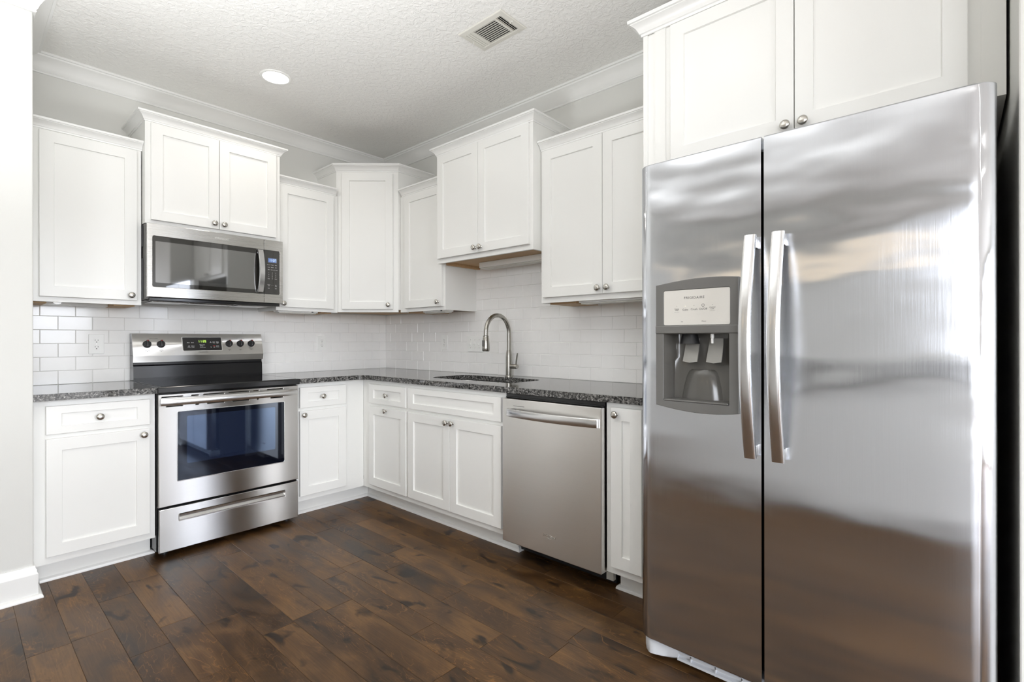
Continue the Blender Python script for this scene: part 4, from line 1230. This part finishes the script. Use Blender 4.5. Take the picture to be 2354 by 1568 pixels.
# ------------------------------------------------------------------ outlets and switches
def plate_cover(name, label, wall, xc, zc, w, h=.116, kind='outlet', group=None):
    o = thing(name, label, 'outlet' if kind == 'outlet' else 'light switch', wall, (xc, -.0075, zc), group)
    yb = -.0082; yf = -.0150
    c = build('cover_plate', MB().plate([rrect(xc - w / 2, xc + w / 2, zc - h / 2, zc + h / 2, .004)], yf, yb, .0018), M['plastic'], o)
    if kind == 'outlet':
        for s in (1, -1):
            z = zc + s * .0195
            oc = [(xc + .0172 * math.cos(a), max(-.0135, min(.0135, .0175 * math.sin(a))) + z) for a in [2 * PI * i / 24 for i in range(24)]]
            rc = build('receptacle', MB().plate([oc], yf - .0012, yf + .001, .0004), M['plastic'], o)
            build('slots', MB().box(xc - .0075, xc - .0055, yf - .0014, yf - .001, z - .001, z + .0075).box(xc + .0055, xc + .0075, yf - .0014, yf - .001, z - .0005, z + .0065)
                  .box(xc - .0025, xc + .0025, yf - .0014, yf - .001, z - .0105, z - .006), M['ink'], rc)
        build('screw', MB().lathe([(.0028, 0), (.0022, .001), (0, .001)], 12, Matrix.Translation((xc, yf, zc)) @ OUT), M['nickel'], o)
    else:
        n = 3
        for i in range(n):
            x = xc + (i - 1) * .046
            build('toggle', MB().box(x - .004, x + .004, yf - .014, yf, zc - .010, zc + .002, .0015), M['plastic'], o)
            build('toggle_frame', MB().plate([rrect(x - .006, x + .006, zc - .013, zc + .013, .001)], yf - .0006, yf + .001, .0003), M['plastic'], o)
            for s in (1, -1):
                build('screw', MB().lathe([(.0026, 0), (.002, .001), (0, .001)], 12, Matrix.Translation((x, yf, zc + s * .030)) @ OUT), M['nickel'], o)
    return o
plate_cover('wall_outlet', 'white duplex outlet on the tile left of the range', 'A', -2.0115, 1.141, .072)
plate_cover('wall_outlet', 'white duplex outlet on the tile between range and corner', 'A', -.6135, 1.139, .072)
plate_cover('wall_outlet', 'white duplex outlet on the sink wall near the corner', 'B', .8035, 1.1415, .070)
plate_cover('switch_plate', 'white three-gang switch plate on the tile behind the faucet', 'B', 1.146, 1.133, .166, kind='switch')

# ------------------------------------------------------------------ under-cabinet fittings
def strip_light(label, wall, x0, x1, y0, y1, z0, z1):
    o = thing('under_cabinet_light', label, 'light fixture', wall, ((x0 + x1) / 2, (y0 + y1) / 2, z0), 'slim white strip lights under the wall cabinets')
    build('housing', MB().box(x0, x1, y0, y1, z0 + .008, z1, .002), M['plastic'], o)
    build('lens', MB().box(x0 + .01, x1 - .01, y0 + .006, y1 - .006, z0, z0 + .0078, .003), M['vent'], o)
    build('switch', MB().box(x1 - .05, x1 - .036, y0 - .004, y0, z0 + .011, z0 + .017, .001), M['black'], o)
strip_light('slim white strip light under the cabinet beside the microwave', 'A', -1.07, -.78, -.275, -.20, 1.352, 1.3825)
strip_light('slim white strip light under the narrow cabinet right of the corner cabinet', 'B', .87, 1.12, -.275, -.20, 1.355, 1.3855)
strip_light('white strip light under the raised cabinet above the sink', 'B', 1.34, 1.975, -.16, -.075, 1.650, 1.6945)
strip_light('white strip light under the cabinet left of the fridge', 'B', 2.235, 2.77, -.27, -.19, 1.358, 1.3885)
o = thing('puck_light', 'small round puck light under the left end cabinet', 'light fixture', 'A', (-2.195, -.13, 1.36))
build('housing', MB().lathe([(.024, 1.3775), (.024, 1.370), (.021, 1.3685), (0, 1.3685)][::-1], 28, Matrix.Translation((-2.195, -.13, 0))), M['plastic'], o, 40)
build('lens', MB().lathe([(.0165, 1.3683), (.014, 1.3655), (.007, 1.3637), (0, 1.3633)][::-1], 28, Matrix.Translation((-2.195, -.13, 0))), M['puck'], o, 40)

# ------------------------------------------------------------------ ceiling fittings
def can_light(label, x, y, group=None, power=CAN_POWER):
    o = thing('recessed_ceiling_light', label, 'ceiling light', 'A', (x, y, CEIL), group)
    ORG[o.name] = {'org': (x, y, CEIL)}
    T = Matrix.Translation((x, y, 0))
    build('trim_ring', MB().lathe([(.078, CEIL - .0005), (.088, CEIL - .0005), (.087, CEIL - .004), (.078, CEIL - .007), (.072, CEIL - .006), (.072, CEIL - .0005)], 40, T), M['plastic'], o, 40)
    build('lens', MB().lathe([(.0715, CEIL - .0008), (.0715, CEIL - .0045), (0, CEIL - .0045)], 40, T), M['lamp'], o, 40)
    l = bpy.data.lights.new('bulb', 'AREA'); l.shape = 'DISK'; l.size = .13; l.energy = power; l.color = (1.0, .93, .84); l.spread = math.radians(150)
    lo = bpy.data.objects.new('bulb', l); COL.objects.link(lo)
    lo.parent = o; lo.location = (0, 0, -.0075)
can_light('round recessed ceiling light above the range', -1.287, -.752, power=CAN_POWER * 3)
for x, y in ((-1.5, -2.9), (-3.2, -1.6), (-3.2, -4.4), (-5.2, -1.8), (-5.2, -4.4), (-1.9, -4.9)):
    can_light('round recessed ceiling light in the open room behind the camera', x, y, 'recessed lights behind the camera')

def register():
    xa, xb, ya, yb = -.843, -.649, -2.180, -1.879
    o = thing('ceiling_vent', 'white rectangular air register on the ceiling', 'vent', 'A', ((xa + xb) / 2, (ya + yb) / 2, CEIL))
    z0 = CEIL - .0005
    fr = MB()
    ia, ib, ja, jb = xa + .030, xb - .030, ya + .030, yb - .030
    # bevelled frame as a swept ring
    def frame(mb):
        bm = mb.bm
        R = []
        for inset, z in ((0, z0), (.001, z0 - .004), (.004, z0 - .0065), (.028, z0 - .0085), (.030, z0 - .0075), (.030, z0 - .0005)):
            R.append([bm.verts.new((x, y, z)) for x, y in ((xa + inset, ya + inset), (xb - inset, ya + inset), (xb - inset, yb - inset), (xa + inset, yb - inset))])
        for A, B in zip(R, R[1:]):
            for k in range(4): bm.faces.new((A[k], A[(k + 1) % 4], B[(k + 1) % 4], B[k]))
        bmesh.ops.recalc_face_normals(bm, faces=bm.faces[:])
    frame(fr)
    y1, y2 = -2.113, -1.955                                        # bars between the three louvre groups
    fr.box(ia, ib, y1 - .006, y1 + .006, z0 - .008, z0 - .002); fr.box(ia, ib, y2 - .006, y2 + .006, z0 - .008, z0 - .002)
    build('frame', fr, M['vent'], o)
    build('duct', MB().box(ia, ib, ja, jb, z0 - .0009, z0 - .0003), M['darkgap'], o)
    def louver(p0, p1, axis, tilt):
        mb = MB().box(-.5, .5, -.0052, .0052, -.0004, .0004)
        L = (Vector(p1) - Vector(p0)).length
        c = (Vector(p0) + Vector(p1)) / 2
        T = Matrix.Translation((c.x, c.y, z0 - .0052))
        if axis == 'y': T = T @ Matrix.Rotation(PI / 2, 4, 'Z')
        mb.bm.transform(T @ Matrix.Rotation(tilt, 4, 'X') @ Matrix.Diagonal((L, 1, 1, 1)))
        build('louver', mb, M['vent'], o)
    n = 10
    for i in range(n):
        x = ia + (ib - ia) * (i + .5) / n
        louver((x, y1 + .007, 0), (x, y2 - .007, 0), 'y', math.radians(-18))
    for i in range(3):
        y = ja + (y1 - .006 - ja) * (i + .5) / 3
        louver((ia, y, 0), (ib, y, 0), 'x', math.radians(35))
        y = y2 + .006 + (jb - y2 - .006) * (i + .5) / 3
        louver((ia, y, 0), (ib, y, 0), 'x', math.radians(-8))
    build('damper_lever', MB().box(-.75, -.742, -2.158, -2.152, z0 - .016, z0 - .006, .001), M['vent'], o)
    for y in (ya + .014, yb - .014):
        build('screw', MB().lathe([(.0035, z0 - .0078), (.003, z0 - .0092), (0, z0 - .0095)][::-1], 12, Matrix.Translation(((xa + xb) / 2, y, 0))), M['plastic'], o)
register()

# ------------------------------------------------------------------ island behind the camera's left, seen in the steel
def island():
    o = thing('kitchen_island', 'white kitchen island with granite top behind the camera, mirrored in the refrigerator', 'island', 'A', (-3.3, -3.2, 0))
    build('body', MB().box(-3.62, -2.98, -4.5, -2.0, .10, .8815, .003), M['cabinet'], o)
    build('toe_kick', MB().box(-3.56, -3.04, -4.44, -2.06, .0005, .10), M['cabinet'], o)
    build('countertop', MB().slab([[(-3.9, -4.55), (-2.93, -4.55), (-2.93, -1.95), (-3.9, -1.95)]], .882, .914), M['granite'], o)
island()
def pendant(y, label):
    x = -3.3
    o = thing('pendant_light', label, 'pendant light', 'A', (x, y, CEIL), 'globe pendants over the island')
    T = Matrix.Translation((x, y, 0))
    build('canopy', MB().lathe([(.06, CEIL - .0005), (.06, CEIL - .02), (.02, CEIL - .028), (0, CEIL - .028)][::-1], 28, T), M['nickel'], o, 40)
    build('cord', MB().tube([(x, y, CEIL - .027), (x, y, 1.83)], .004, 8), M['black'], o)
    build('socket', MB().lathe([(.012, 1.835), (.028, 1.815), (.030, 1.788), (0, 1.788)][::-1], 24, T), M['nickel'], o, 40)
    build('globe', MB().lathe([(0, 1.66)] + [(.068 * math.sin(math.radians(a)), 1.728 - .068 * math.cos(math.radians(a))) for a in range(12, 170, 12)] + [(.018, 1.7955), (0, 1.7955)], 28, T), M['globe'], o, 60)
pendant(-2.45, 'glowing glass globe pendant over the island end nearest the range wall')
pendant(-3.2, 'glowing glass globe pendant over the middle of the island')
pendant(-3.95, 'glowing glass globe pendant over the island end nearest the windows')
